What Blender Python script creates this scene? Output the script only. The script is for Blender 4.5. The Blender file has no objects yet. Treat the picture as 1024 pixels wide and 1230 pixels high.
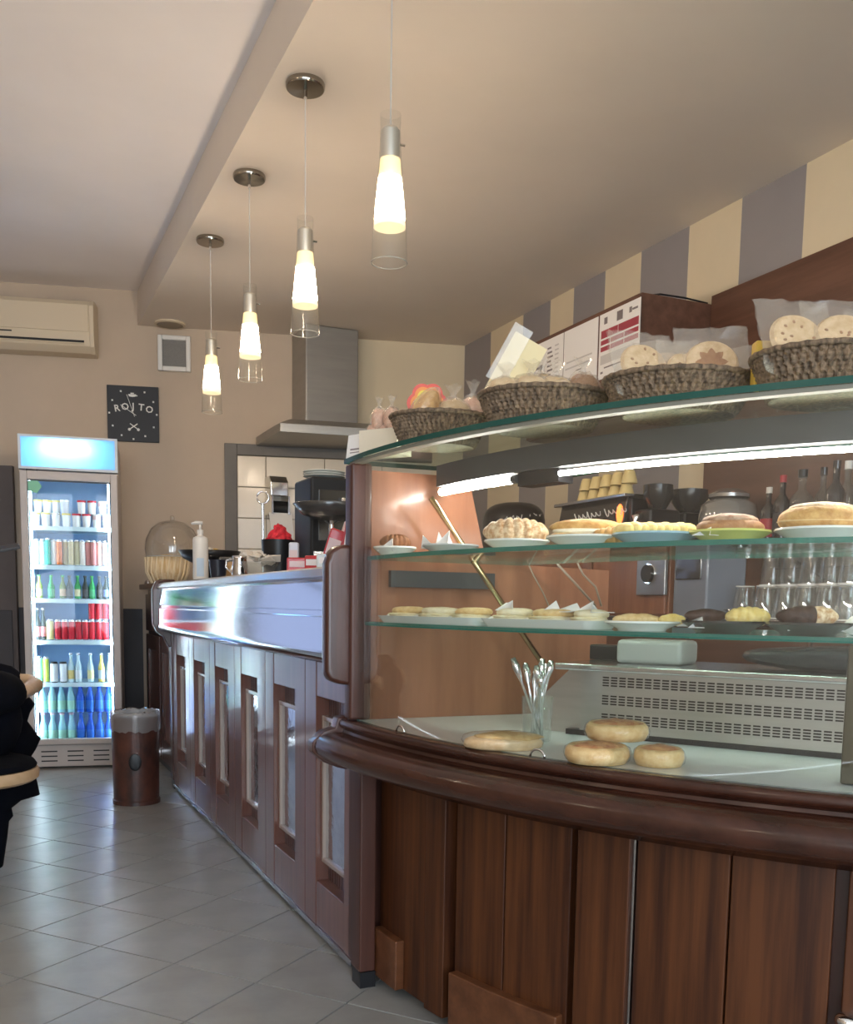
import bpy, bmesh, math, random
import numpy as np
from mathutils import Matrix, Vector
random.seed(7)
PI = math.pi
SC = bpy.context.scene
COL = SC.collection

# ------------------------------------------------------------------ camera
F, CX, HS = 1170.0, 512.0, 0.015
CYP = 720 + HS * (CX + 12) + F * F / 10200.0        # principal point (the photo is a crop)
CAMZ = 1.05
def ray(px, py): return np.array([px - CX, -(py - CYP), -F])
_a, _b = ray(-12, 720), ray(1000, 720 + HS * 1012)
_up = np.cross(_b, _a); _up /= np.linalg.norm(_up)
_Y = _a / np.linalg.norm(_a); _X = np.cross(_Y, _up); _X /= np.linalg.norm(_X)
ROT = np.array([_X, _Y, _up])
CAMP = np.array([0, 0, CAMZ])
def Wp(px, py, **k):
    """pixel + one known world coordinate (the plane the thing stands on or hangs at) -> point"""
    d = ROT @ ray(px, py); (ax, v), = k.items(); i = 'xyz'.index(ax)
    return Vector(CAMP + (v - CAMP[i]) / d[i] * d)
cam_d = bpy.data.cameras.new('camera'); cam = bpy.data.objects.new('camera', cam_d); COL.objects.link(cam)
cam_d.sensor_fit = 'HORIZONTAL'; cam_d.sensor_width = 36; cam_d.lens = F * 36 / 1024
cam_d.shift_y = (CYP - 615) / 1024; cam_d.clip_start = .02
m4 = Matrix([[*ROT[0], 0], [*ROT[1], 0], [*ROT[2], CAMZ], [0, 0, 0, 1]])
cam.matrix_world = m4
SC.camera = cam

# ------------------------------------------------------------------ world, exposure
SC.view_settings.view_transform = 'Standard'; SC.view_settings.look = 'None'
SC.view_settings.exposure = 1.45; SC.view_settings.gamma = 1; SC.view_settings.use_curve_mapping = False
wd = bpy.data.worlds.new('sky'); SC.world = wd; wd.use_nodes = True
bg = wd.node_tree.nodes['Background']; bg.inputs[0].default_value = (.80, .89, 1, 1); bg.inputs[1].default_value = 3.2
LAMP_E, TUBE_E, FRIDGE_E = 42.0, 32.0, 3.2
SC.cycles.transparent_max_bounces = 40; SC.cycles.max_bounces = 10; SC.cycles.glossy_bounces = 5

# ------------------------------------------------------------------ materials
MATS = {}
def N(nt, typ, **kw):
    n = nt.nodes.new(typ)
    for k, v in kw.items(): setattr(n, k, v)
    return n
def mat(name, col, rough=.5, metal=0., spec=.5, var=0., vscale=(8, 8, 8), col2=None, bump=0., bscale=60., emit=None, estr=0., trans=0., coat=0., ior=1.45, sheen=0.):
    if name in MATS: return MATS[name]
    m = bpy.data.materials.new(name); m.use_nodes = True; nt = m.node_tree
    b = nt.nodes['Principled BSDF']; I = b.inputs
    I['Roughness'].default_value = rough; I['Metallic'].default_value = metal; I['Specular IOR Level'].default_value = spec
    I['IOR'].default_value = ior; I['Transmission Weight'].default_value = trans; I['Coat Weight'].default_value = coat; I['Coat Roughness'].default_value = .12
    I['Sheen Weight'].default_value = sheen
    c = (*col, 1); I['Base Color'].default_value = c
    if emit: I['Emission Color'].default_value = (*emit, 1); I['Emission Strength'].default_value = estr
    if var or col2 or bump:
        tc = N(nt, 'ShaderNodeTexCoord'); mp = N(nt, 'ShaderNodeMapping'); mp.inputs['Scale'].default_value = vscale
        nt.links.new(tc.outputs['Object'], mp.inputs['Vector'])
        no = N(nt, 'ShaderNodeTexNoise'); no.inputs['Scale'].default_value = 1; no.inputs['Detail'].default_value = 5; no.inputs['Roughness'].default_value = .6
        nt.links.new(mp.outputs[0], no.inputs['Vector'])
        rp = N(nt, 'ShaderNodeValToRGB'); e = rp.color_ramp.elements
        e[0].position = .35; e[1].position = .65
        c2 = col2 or tuple(min(1, x * (1 + var)) for x in col); c1 = col if col2 else tuple(x * (1 - var) for x in col)
        e[0].color = (*c1, 1); e[1].color = (*c2, 1)
        nt.links.new(no.outputs['Fac'], rp.inputs[0]); nt.links.new(rp.outputs[0], I['Base Color'])
        if bump:
            n2 = N(nt, 'ShaderNodeTexNoise'); n2.inputs['Scale'].default_value = bscale; n2.inputs['Detail'].default_value = 4
            nt.links.new(tc.outputs['Object'], n2.inputs['Vector'])
            bp = N(nt, 'ShaderNodeBump'); bp.inputs['Strength'].default_value = bump; bp.inputs['Distance'].default_value = .004
            nt.links.new(n2.outputs['Fac'], bp.inputs['Height']); nt.links.new(bp.outputs[0], I['Normal'])
    MATS[name] = m; return m
def wood(name, c1, c2, axis='z', rough=.35, s=28, coat=.3):
    sc = {'z': (s, s, 1.4), 'y': (s, 1.4, s), 'x': (1.4, s, s)}[axis]
    return mat(name, c1, rough=rough, col2=c2, vscale=sc, coat=coat, spec=.4)
def thinglass(name, tint=(.97, .99, .98), refl=1.0, rough=0.02, body=0.0, bodycol=(1, 1, 1)):
    """thin pane: Fresnel reflection over clear transmission, optionally a little milky body"""
    if name in MATS: return MATS[name]
    m = bpy.data.materials.new(name); m.use_nodes = True; nt = m.node_tree; nt.nodes.clear()
    out = N(nt, 'ShaderNodeOutputMaterial'); tr = N(nt, 'ShaderNodeBsdfTransparent'); tr.inputs[0].default_value = (*tint, 1)
    gl = N(nt, 'ShaderNodeBsdfGlossy'); gl.inputs['Roughness'].default_value = rough
    fr = N(nt, 'ShaderNodeFresnel'); ge = N(nt, 'ShaderNodeNewGeometry'); mr = N(nt, 'ShaderNodeMapRange')
    mr.inputs['To Min'].default_value = 1.5; mr.inputs['To Max'].default_value = 1 / 1.5      # a thin sheet reflects alike from both sides
    nt.links.new(ge.outputs['Backfacing'], mr.inputs['Value']); nt.links.new(mr.outputs['Result'], fr.inputs['IOR'])
    mu = N(nt, 'ShaderNodeMath', operation='MULTIPLY'); mu.inputs[1].default_value = refl; mu.use_clamp = True
    nt.links.new(fr.outputs[0], mu.inputs[0])
    mx = N(nt, 'ShaderNodeMixShader'); nt.links.new(mu.outputs[0], mx.inputs[0])
    src = tr.outputs[0]
    if body:
        df = N(nt, 'ShaderNodeBsdfDiffuse'); df.inputs[0].default_value = (*bodycol, 1)
        tl = N(nt, 'ShaderNodeBsdfTranslucent'); tl.inputs[0].default_value = (*bodycol, 1)
        ad = N(nt, 'ShaderNodeMixShader'); ad.inputs[0].default_value = .5
        nt.links.new(df.outputs[0], ad.inputs[1]); nt.links.new(tl.outputs[0], ad.inputs[2])
        m2 = N(nt, 'ShaderNodeMixShader'); m2.inputs[0].default_value = body
        nt.links.new(tr.outputs[0], m2.inputs[1]); nt.links.new(ad.outputs[0], m2.inputs[2]); src = m2.outputs[0]
    nt.links.new(src, mx.inputs[1]); nt.links.new(gl.outputs[0], mx.inputs[2]); nt.links.new(mx.outputs[0], out.inputs[0])
    MATS[name] = m; return m

M_wall = mat('wall_paint', (.55, .445, .345), .8, var=.04, vscale=(2, 2, 2), bump=.15, bscale=90)
M_ceil = mat('ceiling_paint', (.86, .80, .77), .85, var=.03, vscale=(1, 1, 1))
M_soff = mat('soffit_paint', (.72, .63, .54), .8, var=.03, vscale=(1, 1, 1))
M_cream = mat('cream_stripe', (.72, .60, .42), .75, var=.03, vscale=(2, 2, 2))
M_mauve = mat('grey_stripe', (.30, .27, .27), .75, var=.03, vscale=(2, 2, 2))
M_tile = mat('floor_tile', (.265, .260, .245), .3, col2=(.33, .325, .305), vscale=(5, 5, 5), spec=.5, bump=.06, bscale=40)
M_grout = mat('grout', (.09, .09, .09), .9, var=.1)
M_wain = mat('wainscot', (.055, .048, .052), .5, var=.12, vscale=(3, 3, 3))
W_dark = wood('wood_dark', (.050, .017, .012), (.085, .030, .020), 'z', .3, 24, .5)
W_dark2 = wood('wood_post', (.052, .018, .012), (.082, .030, .020), 'z', .4, 24, .15)
W_case = wood('wood_sapele', (.034, .0085, .0024), (.105, .033, .009), 'z', .5, 34, .05)
W_caseh = wood('wood_block', (.085, .029, .011), (.15, .055, .022), 'x', .4, 20, .25)
W_bar = wood('wood_bar', (.135, .055, .040), (.185, .078, .056), 'z', .28, 26, .6)
W_rail = wood('wood_ledge', (.030, .009, .005), (.062, .020, .011), 'y', .25, 14, .35)
W_panel = wood('wood_end_panel', (.24, .095, .05), (.34, .14, .075), 'z', .35, 18, .3)
W_cab = wood('wood_wallcab', (.105, .047, .029), (.16, .074, .047), 'y', .4, 16, .2)
W_chair = wood('wood_beech', (.55, .36, .2), (.68, .47, .29), 'x', .45, 12, .2)
M_steel = mat('brushed_steel', (.55, .56, .58), .22, 1, var=.06, vscale=(40, 1, 40))
M_band = mat('counter_steel', (.70, .72, .76), .10, 1)
M_sheet = mat('sheet_steel', (.50, .49, .48), .36, 1, var=.05, vscale=(4, 4, 50))
M_chrome = mat('chrome', (.78, .78, .78), .08, 1)
M_brass = mat('brass_tube', (.62, .47, .26), .25, 1)
M_black = mat('black_plastic', (.012, .012, .014), .35)
M_dgrey = mat('dark_grey', (.05, .05, .055), .5)
M_white = mat('white_plastic', (.80, .78, .74), .45)
M_ivory = mat('ivory_plastic', (.66, .55, .40), .5)
M_paper = mat('white_paper', (.80, .77, .74), .8)
M_mirror = mat('etched_mirror', (.62, .67, .70), .07, 1, col2=(.78, .82, .84), vscale=(14, 14, 14), bump=.25, bscale=26)
G_case = thinglass('case_glass', (.985, .995, .99), 1.3)
G_shelf = thinglass('shelf_glass', (.90, .97, .945), .8)
G_edge = mat('glass_edge', (.03, .20, .16), .15, trans=.35, spec=.6)
G_clear = thinglass('clear_glass', (.96, .97, .96), .9, .03, .05)
G_wrap = thinglass('bread_film', (.99, .98, .97), .7, .12, .03)
G_film = thinglass('cellophane', (.98, .97, .95), 1.1, .2, .15, (1, .96, .88))
G_bag = thinglass('clear_bag', (.95, .95, .95), 1.5, .2, .3, (.9, .9, .92))

# ------------------------------------------------------------------ mesh helper
class MB:
    def __init__(s): s.v = []; s.f = []; s.m = []
    def add(s, vs, fs, mi=0):
        o = len(s.v); s.v += [tuple(map(float, p)) for p in vs]; s.f += [tuple(i + o for i in q) for q in fs]; s.m += [mi] * len(fs); return s
    def box(s, x0, x1, y0, y1, z0, z1, mi=0):
        return s.add([(x, y, z) for z in (z0, z1) for y in (y0, y1) for x in (x0, x1)],
                     [(0, 2, 3, 1), (4, 5, 7, 6), (0, 1, 5, 4), (2, 6, 7, 3), (0, 4, 6, 2), (1, 3, 7, 5)], mi)
    def cbox(s, c, d, rz=0, mi=0):
        ca, sa = math.cos(rz), math.sin(rz); vs = []
        for z in (-.5, .5):
            for y in (-.5, .5):
                for x in (-.5, .5):
                    X, Y = x * d[0], y * d[1]; vs.append((c[0] + X * ca - Y * sa, c[1] + X * sa + Y * ca, c[2] + z * d[2]))
        return s.add(vs, [(0, 2, 3, 1), (4, 5, 7, 6), (0, 1, 5, 4), (2, 6, 7, 3), (0, 4, 6, 2), (1, 3, 7, 5)], mi)
    def lathe(s, prof, n=20, c=(0, 0, 0), mis=None, sx=1, sy=1):
        vs = []; fs = []; ms = []
        for r, z in prof:
            for k in range(n):
                a = 2 * PI * k / n; vs.append((c[0] + r * sx * math.cos(a), c[1] + r * sy * math.sin(a), c[2] + z))
        for i in range(len(prof) - 1):
            for k in range(n):
                k2 = (k + 1) % n; fs.append((i * n + k, i * n + k2, (i + 1) * n + k2, (i + 1) * n + k)); ms.append(mis[i] if mis else 0)
        if prof[0][0] > 1e-5: fs.append(tuple(range(n))[::-1]); ms.append(mis[0] if mis else 0)
        if prof[-1][0] > 1e-5: fs.append(tuple((len(prof) - 1) * n + k for k in range(n))); ms.append(mis[-1] if mis else 0)
        o = len(s.v); s.v += vs; s.f += [tuple(i + o for i in q) for q in fs]; s.m += ms; return s
    def shell(s, prof, n=24, c=(0, 0, 0), sx=1, sy=1):      # open lathe, no caps
        vs = []; fs = []
        for r, z in prof:
            for k in range(n):
                a = 2 * PI * k / n; vs.append((c[0] + r * sx * math.cos(a), c[1] + r * sy * math.sin(a), c[2] + z))
        for i in range(len(prof) - 1):
            for k in range(n):
                k2 = (k + 1) % n; fs.append((i * n + k, i * n + k2, (i + 1) * n + k2, (i + 1) * n + k))
        return s.add(vs, fs)
    def tube(s, pts, r, n=8, mi=0, caps=True):
        pts = [Vector(p) for p in pts]; rs = r if isinstance(r, (list, tuple)) else [r] * len(pts); vs = []; fs = []
        ref = Vector((0, 0, 1)) if abs((pts[-1] - pts[0]).normalized().z) < .9 else Vector((1, 0, 0))
        for i, p in enumerate(pts):
            t = (pts[min(i + 1, len(pts) - 1)] - pts[max(i - 1, 0)]).normalized()
            u = t.cross(ref).normalized(); w = u.cross(t)
            for k in range(n):
                a = 2 * PI * k / n; vs.append(p + rs[i] * (math.cos(a) * u + math.sin(a) * w))
        for i in range(len(pts) - 1):
            for k in range(n):
                k2 = (k + 1) % n; fs.append((i * n + k, i * n + k2, (i + 1) * n + k2, (i + 1) * n + k))
        if caps: fs += [tuple(range(n))[::-1], tuple((len(pts) - 1) * n + k for k in range(n))]
        return s.add(vs, fs, mi)
    def prism(s, poly, axis, a, b, mi=0):
        n = len(poly)
        def p(q, t): return {'x': (t, q[0], q[1]), 'y': (q[0], t, q[1]), 'z': (q[0], q[1], t)}[axis]
        vs = [p(q, a) for q in poly] + [p(q, b) for q in poly]
        fs = [tuple(range(n)), tuple(range(n, 2 * n))[::-1]] + [(i, i + n, (i + 1) % n + n, (i + 1) % n) for i in range(n)]
        return s.add(vs, fs, mi)
    def blob(s, c, r, rz=0, n=14, m=10, noise=0., seed=0, p=1.0, flat=0.):
        rnd = random.Random(seed); ph = [rnd.uniform(0, 6.28) for _ in range(6)]; vs = []; fs = []
        ca, sa = math.cos(rz), math.sin(rz)
        for i in range(m + 1):
            t = PI * i / m - PI / 2
            for k in range(n):
                a = 2 * PI * k / n
                d = 1 + noise * (math.sin(3 * a + ph[0] + 2 * t) + math.sin(2 * a + ph[1] - 3 * t) + .6 * math.sin(5 * a + 4 * t + ph[2])) / 2.6
                ct = math.copysign(abs(math.cos(t)) ** p, 1); st = math.copysign(abs(math.sin(t)) ** p, math.sin(t))
                X, Y, Z = r[0] * ct * math.cos(a) * d, r[1] * ct * math.sin(a) * d, r[2] * st * d
                if flat and Z < -flat * r[2]: Z = -flat * r[2]
                vs.append((c[0] + X * ca - Y * sa, c[1] + X * sa + Y * ca, c[2] + Z))
        for i in range(m):
            for k in range(n):
                k2 = (k + 1) % n; fs.append((i * n + k, i * n + k2, (i + 1) * n + k2, (i + 1) * n + k))
        return s.add(vs, fs)
    def arc(s, prof, t0, t1, n=40, mis=None, mi=0):         # ring segment about the display-case centre
        k = len(prof); vs = []; fs = []; ms = []
        for i in range(n + 1):
            t = t0 + (t1 - t0) * i / n
            for R, z in prof: vs.append((CC[0] - R * math.cos(t), CC[1] - R * math.sin(t), z))
        for i in range(n):
            for j in range(k):
                j2 = (j + 1) % k; fs.append((i * k + j, i * k + j2, (i + 1) * k + j2, (i + 1) * k + j)); ms.append(mis[j] if mis else mi)
        fs += [tuple(range(k))[::-1], tuple(n * k + j for j in range(k))]; ms += [mi, mi]
        o = len(s.v); s.v += vs; s.f += [tuple(i + o for i in q) for q in fs]; s.m += ms; return s
    def xform(s, M):
        s.v = [tuple(M @ Vector(p)) for p in s.v]; return s
def link(name, mb, mats, parent=None, smooth=False, bevel=0, kind=None, off=None, subsurf=0):
    me = bpy.data.meshes.new(name)
    vs = mb.v if off is None else [(p[0] - off[0], p[1] - off[1], p[2] - off[2]) for p in mb.v]
    me.from_pydata(vs, [], mb.f); me.update()
    for m in (mats if isinstance(mats, (list, tuple)) else [mats]): me.materials.append(m)
    me.polygons.foreach_set('material_index', mb.m)
    bm = bmesh.new(); bm.from_mesh(me); bmesh.ops.recalc_face_normals(bm, faces=bm.faces); bm.to_mesh(me); bm.free()
    if smooth: me.polygons.foreach_set('use_smooth', [True] * len(me.polygons))
    o = bpy.data.objects.new(name, me); COL.objects.link(o)
    if parent is not None: o.parent = parent
    if bevel:
        b = o.modifiers.new('bevel', 'BEVEL'); b.width = bevel; b.segments = 2; b.limit_method = 'ANGLE'
        me.polygons.foreach_set('use_smooth', [True] * len(me.polygons))
        o.modifiers.new('wn', 'WEIGHTED_NORMAL').keep_sharp = True
    if smooth == 'angle':
        me.polygons.foreach_set('use_smooth', [True] * len(me.polygons))
        bm = bmesh.new(); bm.from_mesh(me)
        for e in bm.edges:
            if len(e.link_faces) == 2 and e.calc_face_angle() > .7: e.smooth = False
        bm.to_mesh(me); bm.free()
    if subsurf:
        q = o.modifiers.new('ss', 'SUBSURF'); q.levels = subsurf; q.render_levels = subsurf
    if kind: o['kind'] = kind
    return o
def tag(o, label, cat, group=None):
    o['label'] = label; o['category'] = cat
    if group: o['group'] = group
    return o
def T(name, label, cat, loc, rz=0, group=None):
    o = bpy.data.objects.new(name, None); COL.objects.link(o); o.empty_display_size = .05
    o.location = loc; o.rotation_euler = (0, 0, rz); return tag(o, label, cat, group)
def P(name, mb, m, t, w=False, **k):            # a part of t; w: the mesh was laid out in world coordinates
    root = t
    while root.parent: root = root.parent
    return link(name, mb, m, t, off=root.location if w else None, **k)
def S(name, mb, m, label, cat, loc=(0, 0, 0), group=None, rz=0, **k):    # a thing that is one mesh
    o = link(name, mb, m, None, **k); o.location = loc; o.rotation_euler = (0, 0, rz); return tag(o, label, cat, group)
def ST(name, mb, m, parent=None, **k):
    return link(name, mb, m, parent, kind='structure' if parent is None else None, **k)
def dup(o, loc, rz=None, label=None, group=None, parent=None, scale=None):
    c = o.copy(); COL.objects.link(c)
    if parent is not None: c.parent = parent
    if loc is not None: c.location = loc
    if rz is not None: c.rotation_euler = (0, 0, rz)
    if scale: c.scale = (scale,) * 3 if isinstance(scale, (int, float)) else scale
    if label: c['label'] = label
    if group: c['group'] = group
    for ch in list(o.children):
        dup(ch, None, parent=c)
    return c
def rrect(x0, x1, y0, y1, r, n=5):
    pts = []
    for cx, cy, a0 in ((x1 - r, y1 - r, 0), (x0 + r, y1 - r, 90), (x0 + r, y0 + r, 180), (x1 - r, y0 + r, 270)):
        for i in range(n + 1):
            a = math.radians(a0 + 90 * i / n); pts.append((cx + r * math.cos(a), cy + r * math.sin(a)))
    return pts

# ------------------------------------------------------------------ room shell
SOFZ, CEILZ, SOFX, XR, XL, YB = 2.889, 3.11, .965, 3.14, -3.2, -2.6
def fy(x): return 7.0 - .25 * (x - .96)          # the far wall runs at an angle to the bar
FANG = math.atan(-.25)
# floor slab and diagonal tiles
fl = ST('floor', MB().prism([(XL, YB), (XR, YB), (XR, fy(XR)), (XL, fy(XL))], 'z', -.1, -.006), M_grout)
ts, ta = .2945, math.radians(39.0); gx, gy = .272, 3.035
tm = MB().box(-ts / 2 + .0022, ts / 2 - .0022, -ts / 2 + .0022, ts / 2 - .0022, -.006, 0)
tme = None; rest = MB()
for i in range(-26, 27):
    for j in range(-26, 27):
        lx, ly = (i + .5) * ts, (j + .5) * ts
        x = gx + lx * math.cos(ta) + ly * math.sin(ta); y = gy + lx * math.sin(ta) - ly * math.cos(ta)
        h = ts * .72
        if not (XL + h < x < XR - h and YB + h < y < fy(x) - h): continue
        if -.9 < x < 1.6 and 1.3 < y and x > -.35 - .02 * y and x < 1.3:
            if tme is None:
                tme = link('tile', tm, M_tile, fl, bevel=.0012); o = tme
            else:
                o = tme.copy(); COL.objects.link(o); o.parent = fl
            o.location = (x, y, random.uniform(-.0006, 0)); o.rotation_euler = (random.uniform(-.0012, .0012), random.uniform(-.0012, .0012), ta)
        else:
            rest.cbox((x, y, -.003), (ts - .0044, ts - .0044, .006), ta)
link('tile', rest, M_tile, fl, kind='stuff')
# far wall with painted stripes by the corner
w = MB()
GD0, GD1 = -1.35, -.06                           # glazed side door, just out of the photo's left edge
for xa, xb, q0, q1 in ((XL, GD0, 0, 3.2), (GD0, GD1, 2.25, 3.2), (GD1, XR, 0, 3.2)): w.prism([(xa, fy(xa)), (xb, fy(xb)), (xb, fy(xb) + .15), (xa, fy(xa) + .15)], 'z', q0, q1)
wf = ST('wall_far', w, M_wall)
w = MB(); xa, xb = 2.26, 3.135
w.prism([(xa, fy(xa) - .004), (xb, fy(xb) - .004), (xb, fy(xb)), (xa, fy(xa))], 'z', 1.2, SOFZ)
ST('painted_stripe', w, M_cream, wf)
# right wall, cream and grey stripes
wr = MB()
ylist = [(6.60, 6.06, 1), (6.06, 5.62, 0), (5.62, 5.29, 1), (5.29, 5.03, 0), (5.03, 4.714, 1), (4.714, 4.388, 0), (4.388, 4.007, 1), (4.007, 3.643, 0), (3.643, 3.263, 1), (3.263, 2.90, 0), (2.90, 2.53, 1), (2.53, 2.17, 0), (2.17, 1.8, 1), (1.8, YB, 0)]
for a, b, c in ylist: wr.box(XR, XR + .12, b, a, 0, 3.2, c)
ST('wall_right', wr, [M_cream, M_mauve])
# plain left wall, back wall with the shop front that lights the room
def wall_with_openings(name, axis, c0, c1, a0, a1, ops):
    """ops: (from, to, z0, z1) along the wall"""
    w_ = MB(); bx_ = (lambda u0, u1, z0, z1: w_.box(c0, c1, u0, u1, z0, z1)) if axis == 'y' else (lambda u0, u1, z0, z1: w_.box(u0, u1, c0, c1, z0, z1))
    u = a0
    for o0, o1, z0, z1 in ops:
        bx_(u, o0, 0, 3.2)
        if z0 > 0: bx_(o0, o1, 0, z0)
        bx_(o0, o1, z1, 3.2); u = o1
    bx_(u, a1, 0, 3.2); return ST(name, w_, M_wall)
opl = []; opb = [(-3.0, -1.5, .3, 2.7), (-1.3, .2, .3, 2.7), (.4, 1.9, .3, 2.7)]
wall_with_openings('wall_left', 'y', XL - .15, XL, YB, fy(XL) + .1, opl)
wall_with_openings('wall_back', 'x', YB - .12, YB, XL - .15, XR + .12, opb)
G_win = thinglass('window_pane', (.96, .98, .98), .5)
nwin = 0
for axis, ops in (('y', opl), ('x', opb)):
    for a, b, z0, z1 in ops:
        f = MB(); c = (XL - .08) if axis == 'y' else (YB - .06)
        def bx_(u0, u1, q0, q1, th=.03, m_=None):
            (m_ or f).box(*((c - th, c + th, u0, u1) if axis == 'y' else (u0, u1, c - th, c + th)), q0, q1)
        for u0, u1, q0, q1 in ((a, a + .07, z0, z1), (b - .07, b, z0, z1), (a + .07, b - .07, z0, z0 + .07), (a + .07, b - .07, z1 - .07, z1)): bx_(u0, u1, q0, q1)
        nwin += 1; nm = 'window_%d' % nwin
        fo = ST(nm, f, W_dark); pm_ = MB(); bx_(a + .06, b - .06, z0 + .06, z1 - .06, .003, pm_); link('pane', pm_, G_win, fo)
        lp = bpy.data.lights.new('window_portal', 'AREA'); lp.shape = 'RECTANGLE'; lp.size = (z1 - z0) if axis == 'y' else (b - a); lp.size_y = (b - a) if axis == 'y' else (z1 - z0); lp.cycles.is_portal = True
        lo = bpy.data.objects.new('window_portal', lp); COL.objects.link(lo)
        if axis == 'y': lo.location = (XL - .2, (a + b) / 2, (z0 + z1) / 2); lo.rotation_euler = (0, -PI / 2, 0)
        else: lo.location = ((a + b) / 2, YB - .2, (z0 + z1) / 2); lo.rotation_euler = (PI / 2, 0, 0)
ST('ceiling', MB().prism([(XL - .15, YB - .12), (SOFX + .02, YB - .12), (SOFX + .02, fy(SOFX) + .1), (XL - .15, fy(XL) + .1)], 'z', CEILZ, CEILZ + .12), M_ceil)
ST('soffit', MB().prism([(SOFX, YB - .12), (XR + .12, YB - .12), (XR + .12, fy(XR) + .1), (SOFX, fy(SOFX) + .1)], 'z', SOFZ, CEILZ + .12), M_soff)
# dark dado on the far wall, dark door left of the fridge
d = MB(); xa, xb = .16, .96
d.prism([(xa, fy(xa) - .012), (xb, fy(xb) - .012), (xb, fy(xb)), (xa, fy(xa))], 'z', 0, 1.0)
ST('trim_1', d, M_wain)
def on_far(x, out): # local frame on the far wall: returns location of a root whose +x runs along the wall and -y points to the room
    return (x, fy(x) - out * 1.03, 0)
M_frost = bpy.data.materials.new('frosted_glass'); M_frost.use_nodes = True; nt = M_frost.node_tree; nt.nodes.clear()
_t, _g, _m, _o = N(nt, 'ShaderNodeBsdfTranslucent'), N(nt, 'ShaderNodeBsdfGlossy'), N(nt, 'ShaderNodeMixShader'), N(nt, 'ShaderNodeOutputMaterial')
_t.inputs[0].default_value = (.27, .285, .34, 1); _g.inputs['Roughness'].default_value = .15; _m.inputs[0].default_value = .05
nt.links.new(_t.outputs[0], _m.inputs[1]); nt.links.new(_g.outputs[0], _m.inputs[2]); nt.links.new(_m.outputs[0], _o.inputs[0])
M_dpan = mat('door_grey_brown', (.10, .078, .074), .5, var=.08)
do = ST('door_1', MB().box(-.235, 0, -.05, 0, 0, 1.93), M_dpan); do.location = (.175, fy(.175) - .012, 0); do.rotation_euler = (0, 0, FANG)
link('door_panel', MB().box(-.2, -.03, -.058, -.05, .1, .98), M_wain, do, bevel=.004)
def frosted(name, loc, rz, L, H, m_=M_frost):
    f_ = MB().box(0, .08, .02, .08, 0, H).box(L - .08, L, .02, .08, 0, H).box(.08, L - .08, .02, .08, H - .08, H).box(.08, L - .08, .02, .08, 0, .10)
    o_ = ST(name, f_, W_dark); o_.location = loc; o_.rotation_euler = (0, 0, rz)
    for a_, b_ in ((.07, L - .07),): link('pane', MB().box(a_, b_, .045, .05, .09, H - .07), m_, o_)
frosted('door_2', (GD0, fy(GD0), 0), FANG, (GD1 - GD0) * math.sqrt(1 + .0625), 2.25)
CC = (2.93, 2.5)

# ------------------------------------------------------------------ fixtures on the far wall
def far_thing(name, label, cat, x, z, out=0, group=None):
    return T(name, label, cat, (x, fy(x) - out, z), FANG, group)
ac = far_thing('air_conditioner', 'ivory split air conditioner high on the beige wall', 'air conditioner', -.06, 2.655, .004)
prof = [(0, 0), (-.13, 0), (-.185, .035), (-.20, .10), (-.20, .28), (-.17, .32), (0, .32)]
P('housing', MB().prism(prof, 'x', 0, .80), M_ivory, ac, bevel=.006)
P('front_panel', MB().box(.02, .77, -.207, -.196, .12, .29), M_ivory, ac, bevel=.004)
P('end_cap', MB().prism([(-.02, .005), (-.13, -.004), (-.19, .03), (-.208, .10), (-.208, .285), (-.17, .325), (-.02, .325)], 'x', .775, .803), M_ivory, ac, bevel=.004)
P('air_slot', MB().box(.02, .74, -.196, -.17, .055, .068), M_black, ac)
P('louvre', MB().prism([(-.14, .008), (-.192, .046), (-.189, .053), (-.137, .014)], 'x', .03, .74), M_ivory, ac)
P('air_slot', MB().box(.02, .30, -.2025, -.19, .098, .106), M_black, ac)

wv = far_thing('wall_vent', 'small square white framed vent on the beige wall', 'vent', 1.09, 2.60)
f = MB(); s_ = .215; h_ = .232
for x0, x1, z0, z1 in ((0, .03, 0, h_), (s_ - .03, s_, 0, h_), (.03, s_ - .03, 0, .03), (.03, s_ - .03, h_ - .03, h_)): f.box(x0, x1, -.035, 0, z0, z1)
P('frame', f, M_white, wv, bevel=.005)
P('screen', MB().box(.03, s_ - .03, -.012, -.004, .03, h_ - .03), mat('vent_screen', (.22, .21, .2), .7, var=.1, vscale=(200, 200, 200)), wv)

ck = far_thing('wall_clock', 'square black wall clock with white lettering ROJTO', 'clock', .765, 2.125)
cw, ch = .335, .365
P('face', MB().box(0, cw, -.022, -.002, 0, ch), mat('clock_black', (.022, .024, .03), .5), ck, bevel=.002)
M_ink = mat('clock_ink', (.78, .78, .75), .6)
def clk(fx, fz): return (.001 + cw * fx, ch * fz)
for k in range(12):
    if k == 0: continue
    a = 2 * PI * k / 12; x, z = cw * (.5 + .46 * math.sin(a)), ch * (.5 + .455 * math.cos(a))
    P('hour_dot', MB().cbox((x, -.0245, z), (.011, .004, .011)).xform(Matrix()), M_ink, ck)
def text(body, parent, m, x, y, z, size, sx=1, rot=(PI / 2, 0, 0), name='lettering', ext=.001, align='CENTER', bold=0):
    cu = bpy.data.curves.new(name, 'FONT'); cu.body = body; cu.size = size; cu.extrude = ext; cu.align_x = align; cu.offset = bold; cu.resolution_u = 2
    o = bpy.data.objects.new(name, cu); COL.objects.link(o)
    dg = bpy.context.evaluated_depsgraph_get(); me = bpy.data.meshes.new_from_object(o.evaluated_get(dg)); bpy.data.objects.remove(o); bpy.data.curves.remove(cu)
    o = bpy.data.objects.new(name, me); COL.objects.link(o); o.parent = parent; o.location = (x, y, z); o.rotation_euler = rot; o.scale = (sx, 1, 1)
    me.materials.clear(); me.materials.append(m); return o
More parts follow.
